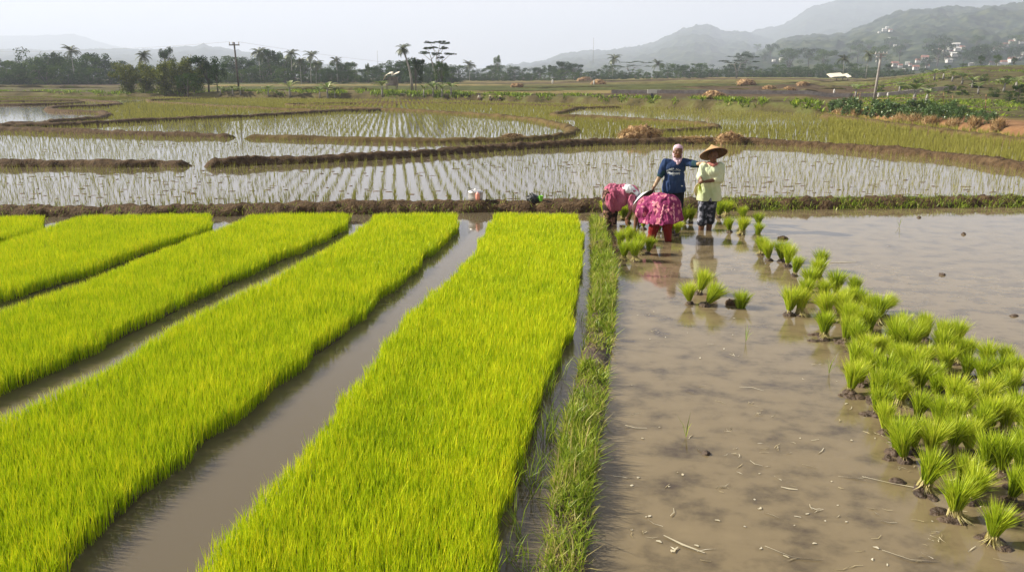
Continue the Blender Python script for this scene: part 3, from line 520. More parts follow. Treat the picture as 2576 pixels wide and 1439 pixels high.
SPEC = [(1808, 548, 'small seedling bunch just right of the hatted woman, nearest the earth bank'), (1829, 543, 'small seedling bunch at the earth bank, right neighbour of the one by the hatted woman'),
 (1835, 584, 'seedling bunch standing alone in front of the two bunches by the bank'), (1870, 556, 'dark green seedling bunch behind the trio right of the hatted woman'), (1866, 590, 'middle bunch of the trio right of the hatted woman'),
 (1904, 598, 'rightmost and tallest bunch of the trio right of the hatted woman'), (1908, 572, 'seedling bunch hidden behind the tallest bunch of the trio'),
 (1915, 640, 'first bunch of the diagonal line of five leading to the cluster'), (1933, 656, 'second bunch of the diagonal line of five leading to the cluster'), (1966, 659, 'dark third bunch of the diagonal line of five leading to the cluster'),
 (1980, 671, 'fourth bunch of the diagonal line of five leading to the cluster'), (1998, 694, 'last and nearest bunch of the diagonal line of five before the cluster'),
 (1735, 765, 'front left bunch of the isolated trio in open water'), (1757, 740, 'back bunch of the isolated trio in open water'), (1775, 770, 'bunch leaning right in the isolated trio in open water'),
 (1862, 775, 'low sunken bunch alone beside a brown root clod'),
 (1568, 654, 'left front bunch of the patch by the straw bundle'), (1598, 657, 'middle front bunch of the patch by the straw bundle'), (1630, 639, 'rightmost bunch of the patch, touching the flowered woman reflection'), (1608, 640, 'dark bunch behind the front of the patch near the straw bundle'),
 (1559, 622, 'back left bunch of the patch by the straw bundle'), (1580, 618, 'tall back bunch of the patch by the straw bundle'), (1602, 622, 'back right bunch of the patch by the straw bundle'),
 (1582, 562, 'bunch standing between the two bending women'), (1618, 577, 'bunch at the left leg of the flowered woman'), (1702, 592, 'broad bunch right of the flowered woman, in front'), (1690, 586, 'bunch touching the right leg of the flowered woman'),
 (1722, 562, 'tall bunch behind the flowered woman on her right'), (1738, 560, 'tall bunch between the flowered woman and the hatted woman'), (1657, 587, 'bunch seen between the red trouser legs'), (1518, 541, 'small pale bunch left of the woman in plain pink')]
for u, v, l in SPEC:
    bunch(u, v, l, GR, 1.0, tilt={1775: .55, 1998: .2, 1904: .1}.get(u), z=-.10 if u == 1862 else 0)
CL = [(2056, 711), (2062, 680), (2038, 733), (2020, 760), (1984, 793), (2011, 793), (2074, 763), (2102, 745), (2150, 751), (2123, 790), (2153, 790), (2086, 808), (2071, 851), (2205, 784), (2183, 802), (2207, 814), (2117, 808),
 (2135, 833), (2165, 842), (2123, 862), (2189, 845), (2153, 880), (2246, 866), (2267, 852), (2304, 872), (2328, 858), (2358, 878), (2403, 881), (2255, 888), (2286, 895), (2195, 947), (2144, 935), (2138, 990), (2165, 971), (2249, 929), (2280, 941),
 (2225, 974), (2267, 986), (2328, 926), (2346, 980), (2382, 938), (2406, 914), (2436, 911), (2430, 953), (2485, 929), (2527, 932), (2467, 968), (2512, 968), (2551, 959), (2194, 1005), (2230, 1010), (2262, 1020), (2226, 1090), (2202, 1045),
 (2305, 1058), (2353, 1007), (2357, 1082), (2390, 1030), (2428, 1046), (2468, 1026), (2507, 1015), (2547, 1007), (2274, 1161), (2250, 1140), (2297, 1137), (2341, 1153), (2393, 1137), (2400, 1090), (2456, 1106), (2488, 1086), (2527, 1090), (2559, 1074),
 (2321, 1232), (2440, 1141), (2476, 1190), (2519, 1197), (2563, 1169), (2440, 1264), (2408, 1222), (2400, 1305), (2539, 1260), (2571, 1215), (2492, 1365), (2590, 1300), (2600, 1130), (2610, 1040), (2600, 980), (2640, 1200), (2310, 990), (2300, 950), (2370, 905), (2215, 905), (2180, 905)]
SP2 = {(2056, 711): 'bunch at the far tip of the dense cluster', (1984, 793): 'round bunch at the far left corner of the dense cluster', (2071, 851): 'bunch with pale roots leaning out of the left side of the cluster', (2205, 784): 'bunch tipped over to the right at the far right side of the cluster',
 (2138, 990): 'tall pale stemmed bunch on the left edge of the cluster beside its own reflection', (2321, 1232): 'dark bunch on the lower left edge of the cluster', (2400, 1305): 'bunch low on the left edge, next to the nearest one', (2492, 1365): 'nearest bunch of all with a splayed fan of yellow roots', (2539, 1260): 'bunch by the right edge, just above the nearest one', (2150, 751): 'dark bunch separate on the far right side of the cluster'}
rows_ = {}
for u, v in CL: rows_.setdefault(int((1400 - v) // 44), []).append((u, v))
CLN = {}
for ri, rk in enumerate(sorted(rows_)):
    for ci, q_ in enumerate(sorted(rows_[rk])): CLN[q_] = 'leafy cluster bunch, %s from the left in the %s row counted from the nearest' % (ORD[ci], ORD[ri])
for u, v in CL:
    bunch(u, v, SP2.get((u, v), CLN[(u, v)]), GR if (u, v) in SP2 else 'bunches crowded inside the big cluster', 1.04 if v < 900 else .92, tilt=.9 if (u, v) == (2205, 784) else None)
# mud shelf showing between the clustered bunches
pts = [p for p in CL if p[1] > 840]; X = np.array([G(*p).x for p in pts] * 3) + rng.normal(0, .07, len(pts) * 3); Y = np.array([G(*p).y for p in pts] * 3) + rng.normal(0, .07, len(pts) * 3)
tag(link('mud', blobs(X, Y, rng.uniform(.03, .09, len(X)), rng.uniform(.03, .07, len(X)), rng.uniform(.004, .016, len(X))), M['soil_wet']), 'dark wet mud and roots under the clustered bunches', 'mud', kind='stuff')
# ------------------------------------------------------------------ scraps floating on the open paddy
def scraps():
    V = []; F = []; T = []
    def quad(x, y, a, l, w_, z, t):
        ca_, sa_ = math.cos(a), math.sin(a); b = len(V); bend = random.uniform(-.2, .2) * l
        for s_, q in ((-.5, -1), (-.5, 1), (0, 1), (.5, 1), (.5, -1), (0, -1)):
            px = s_ * l; py = q * w_ / 2 * (1 if s_ == 0 else .5) + (bend if s_ == 0 else 0); V.append((x + px * ca_ - py * sa_, y + px * sa_ + py * ca_, z + random.uniform(0, .004))); T.append(t)
        F.append((b, b + 5, b + 2, b + 1)); F.append((b + 5, b + 4, b + 3, b + 2))
    for _ in range(210):
        u = random.uniform(1545, 2560); v = 600 + 839 * random.random() ** .85
        if u > 1960 + (v - 780) * .9 and u > 1950 and v < 1439 and random.random() < .85: continue
        p = G(u, v); t = random.random()
        if t < .45: quad(p.x, p.y, random.uniform(-1.2, 1.2), random.uniform(.03, .11), random.uniform(.003, .006), .004, random.uniform(.3, 1))
        elif t < .9: quad(p.x, p.y, random.uniform(0, 3), random.uniform(.010, .035), random.uniform(.008, .02), .003, random.uniform(.7, 1))
        else:
            for _ in range(4): quad(p.x + random.gauss(0, .03), p.y + random.gauss(0, .03), random.uniform(0, 3), random.uniform(.03, .07), .004, .005, random.uniform(.2, 1))
    for (u, v, a, l, w_) in ((1720, 1370, -.75, .26, .016), (1700, 1385, 1.0, .06, .012), (1995, 1392, -.45, .3, .006), (2290, 1400, -.4, .28, .007), (2240, 1215, -.5, .34, .007), (2150, 1207, -.4, .2, .006), (1600, 1075, -.3, .16, .007), (1890, 980, -.5, .2, .006), (2210, 745, -.5, .3, .012), (1690, 1290, 1.2, .1, .008), (2120, 660, .1, .4, .03), (1985, 1230, -.4, .1, .01)):
        p = G(u, v); quad(p.x, p.y, a, l, w_, .006, .75)
    me = bpy.data.meshes.new('straw_scraps'); me.from_pydata(V, [], F); at_ = me.attributes.new('tint', 'FLOAT', 'POINT'); at_.data.foreach_set('value', T); return me
tag(link('straw_scraps', scraps(), M['scrap']), 'pale straw bits and flakes floating on the muddy open water', 'debris', kind='stuff')
# thin reeds standing singly in open water
for u, v, l in ((1876, 860, 'single thin stalk standing in open water left of the cluster'), (1726, 1100, 'tall single stalk upright in the lower open water'), (2262, 570, 'small grass sprout alone in the far right water'), (2085, 940, 'short sprout in the brown reflection left of the cluster')):
    p = G(u, v); n = 5; L = rng.normal(0, .05, (n, 2)); o = blades('grass_sprout', np.zeros(n), np.zeros(n), np.zeros(n), rng.uniform(.1, .22, n), np.full(n, .006), L[:, 0], L[:, 1], rng.uniform(.2, .8, n), M['weed']); o.location = (p.x, p.y, 0); tag(o, l, 'sprout')
# ------------------------------------------------------------------ clods, straw, heaps
def lump(name, u, v, rx, ry, rz, m, label, cat, seed, z=0., rough=.5, at_=None):
    bm = bmesh.new(); bmesh.ops.create_icosphere(bm, subdivisions=4, radius=1)
    co = np.array([tuple(a.co) for a in bm.verts]); nz = fbm(co[:, 0] * 2.3 + seed + co[:, 2], co[:, 1] * 2.3 - co[:, 2] * 1.7, seed, 5)
    for a, k in zip(bm.verts, nz): a.co = Vector((a.co.x * rx, a.co.y * ry, a.co.z * rz)) * (1 + rough * 2 * (k - .5))
    me = bpy.data.meshes.new(name); bm.to_mesh(me); bm.free(); me.polygons.foreach_set('use_smooth', [True] * len(me.polygons))
    p = at_ or G(u, v); return tag(link(name, me, m, None, (p.x, p.y, p.z + z)), label, cat)
lump('mud_clod', 1968, 602, .09, .06, .05, M['soil'], 'round mud clod alone in the water right of the bunch trio', 'mud clod', 3)
lump('mud_clod', 1841, 766, .07, .06, .06, M['soil'], 'brown root clod beside the low sunken bunch', 'mud clod', 4)
lump('mud_clod', 1776, 1142, .03, .025, .025, M['soil_wet'], 'tiny dark clod in the lower open water', 'mud clod', 5)
lump('mud_clod', 2312, 548, .04, .03, .03, M['soil_wet'], 'small clod in the water near the far bank', 'mud clod', 6)
lump('mud_clod', 2424, 590, .035, .03, .03, M['soil_wet'], 'small round clod in the far right water', 'mud clod', 7)
lump('mud_clod', 2370, 692, .04, .03, .025, M['soil_wet'], 'clod with a curved root in the right hand water', 'mud clod', 8)
lump('mud_clod', 2550, 795, .04, .03, .02, M['soil_wet'], 'low clod at the right edge above the cluster', 'mud clod', 9)
def straw_pile(name, c_, rx, ry, h, n, label, cat, seed, L0=.25, core=None, wd=.012, spread=.5):
    t = thing(name, label, cat, c_)
    bm = bmesh.new(); bmesh.ops.create_icosphere(bm, subdivisions=4, radius=1); co = np.array([tuple(a.co) for a in bm.verts]); nz = .5 * fbm(co[:, 0] * 2.5 + seed, co[:, 1] * 2.5 + co[:, 2], seed, 5) + .6 * fbm(co[:, 0] * 8 + seed, co[:, 1] * 8 + co[:, 2] * 6, seed + 3, 3) - .05
    for a, k in zip(bm.verts, nz): a.co = Vector((a.co.x * rx, a.co.y * ry, max(a.co.z, -.2) ** 1 * h)) * (.85 + 1.1 * (k - .5))
    me = bpy.data.meshes.new('core'); bm.to_mesh(me); bm.free(); me.polygons.foreach_set('use_smooth', [True] * len(me.polygons)); link('core', me, core or M['straw'], t)
    a = rng.uniform(0, 6.28, n); r = np.sqrt(rng.random(n)); X = np.cos(a) * r * rx; Y = np.sin(a) * r * ry; Z = h * np.sqrt(np.clip(1 - r * r, 0, 1)) * .88 * (.8 + .5 * (fbm(X * 3 + seed, Y * 3, seed) - .3))
    b = rng.uniform(0, 6.28, n); LL = L0 * rng.uniform(.4, 1.2, n)
    o = blades('straw', X, Y, Z, rng.uniform(-.35, .9, n) * L0 * spread, wd * rng.uniform(.6, 1.5, n), np.cos(b) * LL, np.sin(b) * LL, rng.random(n), M['straw_leaf'], t); o['kind'] = 'stuff'
    return t
straw_pile('straw_bundle', G(1509, 630), .17, .12, .15, 260, 'brown bundle of straw and roots lying on the weedy bank', 'straw bundle', 11, .1, M['soil_wet'], .008)
straw_pile('straw_heap', G(1610, 352), .95, .7, .62, 1500, 'larger left heap of rotting straw behind the women', 'straw heap', 12, .3, None, .022)
straw_pile('straw_heap', G(1745, 361), .95, .45, .25, 1200, 'low spread of pale straw on the bank between the two heaps', 'straw heap', 13, .3, None, .022)
straw_pile('straw_heap', G(1835, 363), .6, .4, .5, 900, 'dark topped straw heap right of the woman in the conical hat', 'straw heap', 14, .28, None, .02)
straw_pile('straw_heap', G(1290, 352), .55, .4, .28, 500, 'small brown heap on the bank left of the women', 'straw heap', 15, .2, M['soil'], .02)
for k_, (u, v, rx, h, l) in enumerate([(2115, 300, .9, .5, 'dry grass tuft at the left end of the bean patch'), (2155, 304, .8, .65, 'pointed dry grass heap below the bean plants'), (2265, 318, 1.1, .5, 'tan dry grass along the red bank, left part'), (2300, 322, 1.0, .6, 'tan dry grass drooping over the red bank, middle part'), (2340, 328, .9, .7, 'tallest tan grass tuft on the red bank'), (2395, 331, .8, .4, 'low dry grass right of the tallest tuft'), (2450, 331, .5, .45, 'pale round dry tuft on the red bank'), (2510, 334, .7, .4, 'dry tuft near the right edge of the red bank')]):
    p = at(u, v - 6) or G(u, v); straw_pile('dry_grass_tuft', (p.x, p.y, p.z), rx * .5, rx * .4, h * .7, 420, l, 'dry grass', 20 + k_, .32, None, .022, 1.6)
# small pieces far off: stubble heaps on the terraces
for k_, (u, v, rx, l) in enumerate([(1795, 249, 2.2, 'straw heap with a dark side on the first terrace'), (1505, 213, 3., 'pinkish straw heap high on the terraces'), (1935, 225, 1.8, 'pale straw heap on the middle terrace'), (1985, 229, 1.6, 'small straw heap right of the middle terrace heap'), (2020, 215, 2., 'straw heap on the upper right terrace'), (1470, 205, 4., 'low tan heap at the foot of the far trees'), (1875, 213, 3., 'tan straw heap on the upper terrace'), (1300, 219, 2., 'small dark straw heap on the left terraces')]):
    p = at(u, v)
    if p: straw_pile('straw_heap', (p.x, p.y, p.z), rx * .55, rx * .5, rx * .32, 260, l, 'straw heap', 40 + k_, rx * .2, None, .05)
# ------------------------------------------------------------------ trees
def leaf_cloud(name, C, RAD, n, size, m, squash=.8, flat=0.):
    """n leaf cards spread through the lobes"""
    k = rng.integers(0, len(C), n); C = np.array(C); RAD = np.array(RAD); d = rng.normal(0, 1, (n, 3)); d /= np.linalg.norm(d, axis=1)[:, None]; rr = rng.random(n) ** .42
    pos = C[k] + d * (rr * RAD[k])[:, None] * np.array([1, 1, squash])
    a = rng.normal(0, 1, (n, 3)); a[:, 2] *= (1 - flat); a /= np.linalg.norm(a, axis=1)[:, None]; b = np.cross(a, rng.normal(0, 1, (n, 3)) + np.array([0, 0, flat * 6])); b /= np.linalg.norm(b, axis=1)[:, None]
    s = (size * rng.uniform(.5, 1.4, n))[:, None]; V = np.stack([pos - a * s, pos - b * s * .5, pos + a * s, pos + b * s * .5], 1).reshape(-1, 3)
    T = np.repeat(np.clip(rng.normal(.45, .2, n) + .2 * (rng.random(len(C))[k] - .5), 0, 1), 4)
    me = mesh_np(name, V, [np.arange(n * 4).reshape(n, 4)], attrs={'tint': T}); me.materials.append(m); return me
def broad(seed, wide=.5, n=2600, lobes=16, low=.25, m='tree'):
    random.seed(seed); C = []; Rr = []
    for _ in range(lobes):
        a = random.uniform(0, 6.28); r = math.sqrt(random.random()) * wide * .72; z = low + (1 - low) * random.random() ** (.8 if low else 1.2) * .82 + .05; z = min(z, .93 - r * .35)
        C.append((math.cos(a) * r, math.sin(a) * r, z)); Rr.append(random.uniform(.09, .19) * (1.1 if z < .7 else .9))
    mb = MB(); mb.tube([(0, 0, -.03), (random.uniform(-.02, .02), 0, low), (random.uniform(-.04, .04), random.uniform(-.03, .03), .6)], [.028, .02, .008], 6)
    for c_ in C[:8]: mb.tube([(0, 0, low * random.uniform(.8, 1.4)), (c_[0] * .5, c_[1] * .5, c_[2] * .75), c_], [.013, .008, .003], 5)
    tm = mb.me('trunk'); tm.materials.append(M['bark']); cm = leaf_cloud('crown', C, Rr, n, .021, M[m])
    return tm, cm
TP = [broad(s_, w_, n_, l_, lo) for s_, w_, n_, l_, lo in ((1, .5, 3000, 18, .22), (2, .62, 3200, 20, .18), (3, .42, 2600, 15, .3), (4, .7, 3400, 22, .12), (5, .5, 2300, 12, .38), (6, .36, 2200, 12, .28))]
def bamboo(seed):
    random.seed(seed); C = []; Rr = []; mb = MB()
    for k in range(16):
        a = random.uniform(0, 6.28); sp = random.uniform(.1, .42); top = random.uniform(.6, .95); b = (math.cos(a) * .08, math.sin(a) * .08)
        pts = [(b[0] + math.cos(a) * sp * t * t, b[1] + math.sin(a) * sp * t * t, top * (t - .12 * t ** 3)) for t in (0, .3, .6, .85, 1)]
        mb.tube(pts, [.008, .008, .006, .004, .002], 4)
        for p in pts[1:]: C.append(p); Rr.append(random.uniform(.08, .14))
        C.append((pts[1][0] * 1.5, pts[1][1] * 1.5, random.uniform(.05, .3))); Rr.append(.13)
        C.append((pts[-1][0] * 1.1, pts[-1][1] * 1.1, pts[-1][2] - .04)); Rr.append(.08)
    tm = mb.me('culms'); tm.materials.append(M['bark']); return tm, leaf_cloud('foliage', C, Rr, 5200, .022, M['bamboo'], 1.1)
TB = [broad(s_, w_, 4200, 30, .0) for s_, w_ in ((11, .6), (12, .7), (13, .55), (14, .62))]
BB = [bamboo(31), bamboo(32)]
def put(name, protos_, parts, p, h, label, cat, group=None, wx=1.):
    t = thing(name, label, cat, p, random.uniform(0, 6.28), (h * wx, h * wx, h), group)
    for nm, me in zip(parts, protos_): link(nm, me, None, t)
    return t
PROF = [(-260, 150), (-150, 135), (-60, 150), (0, 158), (22, 150), (40, 160), (55, 146), (75, 140), (105, 126), (125, 135), (140, 150), (170, 150), (200, 142), (225, 150), (235, 140), (265, 146), (285, 170), (330, 172), (400, 168), (450, 172), (500, 168), (560, 152), (590, 148), (610, 165), (640, 150), (660, 142), (690, 132), (715, 150), (740, 155), (790, 160), (815, 170), (830, 163), (860, 156), (890, 166), (920, 175), (960, 172), (990, 160), (1010, 152), (1045, 152), (1090, 165), (1120, 155), (1150, 170), (1190, 176), (1230, 170), (1260, 167), (1290, 167), (1320, 178), (1370, 176), (1420, 157), (1440, 165), (1475, 180), (1530, 172), (1560, 168), (1610, 173), (1640, 178), (1690, 162), (1730, 159), (1760, 162), (1790, 167), (1820, 170), (1860, 165), (1900, 173), (1930, 168), (1960, 166), (1980, 176), (2010, 169), (2060, 157), (2080, 154), (2100, 167), (2140, 176), (2150, 162), (2190, 167), (2240, 172), (2300, 176)]
LMK = [(-20, 'the left edge of the photo'), (104, 'the tallest far left treetop'), (187, 'the far left coconut palm'), (290, 'the left end of the bamboo'), (368, 'the palm above the bamboo'), (427, 'the round tree above the bamboo'), (522, 'the dark tree ending the bamboo'), (597, 'the dark utility pole'), (655, 'the palm right of that pole'), (735, 'the left palm of the pair'), (785, 'the right palm of the pair'), (849, 'the small palm near the column tree'), (926, 'the column shaped tree'), (985, 'the white roofed hut'), (1040, 'the leaning palm'), (1098, 'the flat crowned group'), (1181, 'the small palm left of the twisted tree'), (1255, 'the twisted thin tree'), (1330, 'the gap before the hill foot'), (1420, 'the round tree left of the mast'), (1492, 'the radio mast'), (1541, 'the palm right of the mast'), (1586, 'the very flat crown'), (1654, 'the faint small palm'), (1740, 'the gap under the hill summit'), (1853, 'the umbrella tree'), (1960, 'the white hall'), (2040, 'the terraces end'), (2120, 'the palm above the pale shelter'), (2178, 'the palm left of the grey pole'), (2217, 'the grey utility pole')]
CNT = {}
def belt_name(u, row):
    l = [a for a in LMK if a[0] <= u] or [LMK[0]]; k = l[-1][1]; CNT[(k, row)] = CNT.get((k, row), 0) + 1
    if u < -20: k = 'the view, off its left side'
    return ('tall back' if row == 0 else 'low front') + ' belt tree, ' + ORD[CNT[(k, row)] if u < -20 else CNT[(k, row)] - 1] + ' one right of ' + k if u >= -20 else ('tall back' if row == 0 else 'low front') + ' belt tree left of the photo edge, ' + ORD[CNT[(LMK[0][1], row)] - 1]
def belt_label(u):
    for a, l in ((290, 'hazy broadleaf tree in the belt at the far left'), (560, 'hazy broadleaf tree hidden behind the bamboo clump'), (900, 'blue green tree in the belt right of the utility pole'), (1160, 'tree in the belt behind the white roofed hut'), (1640, 'low hazy tree in the belt below the radio mast'), (2090, 'tree in the belt at the foot of the wooded hill'), (9999, 'tree at the foot of the village slope')):
        if u < a: return l, l.replace('tree', 'trees')
random.seed(5); pu = [p[0] for p in PROF]; pv = [p[1] for p in PROF]
u = -250
while u < 2300:
    vt = float(np.interp(u, pu, pv)); y = 222 + (80 if u > 1150 else 0) + random.uniform(-10, 16) - (15 if u < 290 else 0)
    p = at_y(u, y); h = P(u, vt + random.uniform(-5, 9), y).z - p.z; l, g_ = belt_label(u); l = belt_name(u, 0)
    put('broadleaf_tree', random.choice(TB + TP[:3]), ('trunk', 'crown'), p, h * 1.2, l, 'tree', g_, random.uniform(.9, 1.3) * (1 if h > 6 else 1.3)); u += random.uniform(18, 27)
u = -250
while u < 2280:
    vt = float(np.interp(u, pu, pv)); y = 210 + (76 if u > 1150 else 0) - (15 if u < 290 else 0); vt2 = vt + (200 - vt) * random.uniform(.30, .55)
    p = at_y(u, y - random.uniform(0, 12)); h = max(P(u, vt2, y).z - p.z, 2.5); l, g_ = belt_label(u); l = belt_name(u, 1)
    put('broadleaf_tree', random.choice(TB), ('trunk', 'crown'), p, h * 1.05, l, 'tree', g_, random.uniform(1.3, 1.9)); u += random.uniform(22, 30)
for u, vt, h_, wx, l in ((320, 160, 0, 1.0, 'yellow green bamboo clump at the left end of the thicket'), (365, 160, 0, 1.1, 'bamboo clump second from the left in the thicket'), (412, 155, 0, 1.1, 'bamboo clump in the middle of the thicket'), (455, 151, 0, 1.1, 'bamboo clump right of the middle of the thicket'), (490, 146, 0, 1.0, 'bamboo clump beside the dark bushy tree of the thicket')):
    p = at_y(u, 112 + random.uniform(-3, 4)); put('bamboo_clump', random.choice(BB), ('culms', 'foliage'), p, (P(u, vt, p.y).z - p.z) * 1.12, l, 'bamboo', 'bamboo clumps of the thicket', wx)
for u, vt, y, wx, l in ((522, 137, 110, 1.0, 'dark bushy tree at the right end of the bamboo thicket'), (545, 158, 108, .9, 'low dark bush in front of the thicket right end'), (470, 182, 105, 1.2, 'low dark bush at the front of the bamboo thicket'), (427, 120, 175, .55, 'small round tree rising alone above the bamboo'), (1045, 142, 118, .75, 'dark tree beside the leaning coconut palm'), (1112, 152, 122, .7, 'dark tree under the flat crowned tall trees'), (1420, 153, 285, 1.2, 'round tree standing above the belt left of the mast'), (682, 120, 215, .8, 'round tree just right of the third coconut palm'), (926, 160, 205, .35, 'thin column shaped tree in the belt'), (1253, 140, 290, .45, 'thin twisted tree rising out of the belt')):
    p = at_y(u, y); h = P(u, vt, y).z - p.z; put('broadleaf_tree', TP[2] if wx < .6 else TP[0], ('trunk', 'crown'), p, h * 1.05, l, 'tree', None, wx)
def palm(seed, lean=0., nf=22):
    random.seed(seed); mb = MB(); H = 1.; pts = [(lean * t * t, 0, H * t) for t in (0, .25, .5, .75, 1.)]; mb.tube(pts, [.018, .013, .011, .010, .009], 7); tm = mb.me('trunk'); tm.materials.append(M['palebark'])
    V = []; F = []; T = []; top = Vector((lean, 0, H))
    for k in range(nf):
        a = k / nf * 6.283 * 3.05 + random.uniform(-.2, .2); el = random.uniform(-.35, 1.25) if k > 3 else random.uniform(1.1, 1.45); L = random.uniform(.26, .34); d = Vector((math.cos(a), math.sin(a), 0)); prev = None
        q = top.copy(); e = el; seg = 9; sp_ = [q.copy()]
        for s_ in range(seg): q = q + (d * math.cos(e) + Vector((0, 0, math.sin(e)))) * L / seg; e -= .17 + .05 * random.random(); sp_.append(q.copy())
        side = Vector((-d.y, d.x, 0)); tint = random.uniform(.2, .9)
        for s_ in range(seg):
            p0, p1 = sp_[s_], sp_[s_ + 1]; w_ = .075 * math.sin(math.pi * (.15 + .85 * (s_ + .5) / seg))
            for sg in (-1, 1):
                for j in range(2):
                    b0 = p0.lerp(p1, j * .5); b1 = p0.lerp(p1, j * .5 + .5); tip = b1 + side * sg * w_ + Vector((0, 0, -w_ * random.uniform(.3, .9))) + (p1 - p0) * .5
                    b = len(V); V += [tuple(b0), tuple(b1), tuple(tip)]; F.append((b, b + 1, b + 2)); T += [tint] * 3
    me = mesh_np('fronds', np.array(V), [np.array(F)], attrs={'tint': T}); me.materials.append(M['palm']); return tm, me
PP = [palm(61, .0), palm(62, .05), palm(63, -.09, 26), palm(64, .03, 18)]
for u, vc, y, k_, l in ((187, 130, 194, 0, 'coconut palm rising from the far left tree belt'), (368, 142, 170, 1, 'coconut palm just above the bamboo thicket'), (655, 134, 204, 0, 'coconut palm beside the round tree right of the utility pole'), (735, 137, 200, 3, 'coconut palm left one of the pair in the mid left belt'), (782, 141, 196, 1, 'coconut palm right one of the pair in the mid left belt'), (757, 158, 194, 0, 'short coconut palm under the pair'), (849, 155, 204, 3, 'small coconut palm near the thin column tree'), (1013, 124, 116, 2, 'tall leaning coconut palm with white trunk beside the hut'), (1181, 165, 274, 0, 'small coconut palm left of the twisted thin tree'), (1541, 149, 296, 1, 'coconut palm right of the radio mast'), (1654, 163, 318, 0, 'faint small coconut palm at the foot of the wooded hill'), (2120, 150, 222, 3, 'coconut palm above the pale roofed shelter'), (2178, 140, 222, 1, 'coconut palm left of the grey utility pole'), (795, 163, 194, 1, 'short coconut palm half hidden in the belt right of the pair')):
    x = P(u, vc, y); g_ = at_y(u, y); h = x.z - g_.z
    if k_ == 2: g_ = at_y(1036, y); t = thing('coconut_palm', l, 'palm', g_, 0, h, None); lean_s = (x.x - g_.x) / h
    else: t = thing('coconut_palm', l, 'palm', g_, random.uniform(0, 6.28), h, 'coconut palms')
    sc = max(1.2, 10.0 * y / 210 / h * .75) if k_ != 2 else .8
    link('trunk', PP[k_][0], None, t); f = link('fronds', PP[k_][1], None, t)
    lean = (0, .05, -.09, .03)[k_]; f.scale = (sc, sc, sc); f.location = (lean * (1 - sc), 0, 1 - sc)
    if k_ == 2: t.scale = (h * abs(lean_s / .09), h, h); f.scale = (sc / abs(lean_s / .09) , sc, sc); f.location = (-.09 + .09 * f.scale[0], 0, 1 - sc)
def albizia(seed, disks, forks, wide=1.):
    random.seed(seed); mb = MB(); C = []; Rr = []
    for i, (x, z, r) in enumerate(disks):
        yy = random.uniform(-.12, .12); base = forks[i % len(forks)]
        mb.tube([(0, 0, 0), (base * .3, 0, .35), (base, yy * .5, .62 * min(1, z + .2)), (x, yy, z - .02)], [.018, .012, .008, .003], 5)
        for j in range(9): a = random.uniform(0, 6.28); q = r * math.sqrt(random.random()); C.append((x + math.cos(a) * q, yy + math.sin(a) * q, z + random.uniform(-.02, .02))); Rr.append(r * .42)
    tm = mb.me('trunk'); tm.materials.append(M['palebark']); return tm, leaf_cloud('crown', C, Rr, len(C) * 60, .016, M['tree'], .28, .7)
A1 = albizia(71, [(-.28, .76, .13), (-.1, .97, .12), (-.04, .86, .10), (.1, .99, .11), (.22, .96, .10), (.0, .74, .12), (.3, .73, .12), (.16, .86, .09), (-.17, .85, .1), (.08, .66, .09)], (-.1, .05, .14, 0.))
A2 = albizia(72, [(-.4, .72, .2), (-.15, .9, .22), (.15, .96, .2), (.4, .9, .17), (.5, .7, .12), (.1, .75, .22), (-.2, .66, .18)], (-.1, .1))
for u, vt, y, pr, wx, l in ((1098, 104, 125, A1, 1., 'tall flat crowned tree group with pale bare stems near the hut'), (1853, 138, 262, A2, 1.5, 'umbrella crowned tree at the foot of the wooded hill'), (1586, 154, 330, A2, 2.1, 'very flat crowned tree floating above the belt right of the mast')):
    p = at_y(u, y); h = P(u, vt, y).z - p.z; t = put('flat_crowned_tree', pr, ('trunk', 'crown'), p, h, l, 'tree', None, wx); t.rotation_euler = (0, 0, 0)
# trees dotted on the right
for u, vt, y, wx, l in ((2252, 178, 230, 1.2, 'dark round tree at the foot of the grey utility pole'), (2235, 160, 300, .8, 'bushy tree behind the grey utility pole'), (2462, 140, 210, .8, 'tree with dark crown on the banana slope, left of two'), (2503, 138, 215, .9, 'dark crowned tree right of the other on the banana slope'), (2545, 145, 225, .8, 'faint tree at the right edge on the slope'), (2420, 172, 230, 1.2, 'low bush tree on the banana slope'), (2380, 170, 240, 1.2, 'low bush tree below the village houses'), (2570, 235, 70, .9, 'dark bush at the right edge below the bananas'), (2320, 175, 250, 1.3, 'low dark tree left of the village houses')):
    p = at_y(u, y); h = max(1.5, P(u, vt, y).z - p.z); put('broadleaf_tree', TP[2] if wx < 1 else TP[3], ('trunk', 'crown'), p, h * 1.05, l, 'tree', None, wx)
for k_, (u, vb, vt, l) in enumerate([(2215, 232, 222, 'low green shrub right of the grey pole foot'), (2275, 225, 214, 'low shrub on the slope left of the near bananas'), (2340, 232, 220, 'shrub between the near bananas on the slope'), (2385, 236, 222, 'rounded green shrub under the upper banana row'), (2420, 240, 226, 'shrub on the middle of the banana slope'), (2455, 222, 208, 'shrub beside the last banana of the upper row'), (2500, 245, 228, 'leafy shrub low on the slope at right'), (2540, 255, 232, 'dark leafy shrub near the right edge'), (2566, 262, 240, 'largest dark shrub at the right edge'), (2310, 210, 199, 'small shrub on top of the slope shoulder'), (2475, 205, 194, 'shrub on the ridge of the slope'), (2530, 212, 199, 'shrub on the ridge near the right edge')]):
    p = at(u, vb)
    if p: put('shrub', TB[k_ % 4], ('stem', 'foliage'), p, max(.8, P(u, vt, p.y).z - p.z) * 1.2, l, 'shrub', 'shrubs on the banana slope', 1.3)
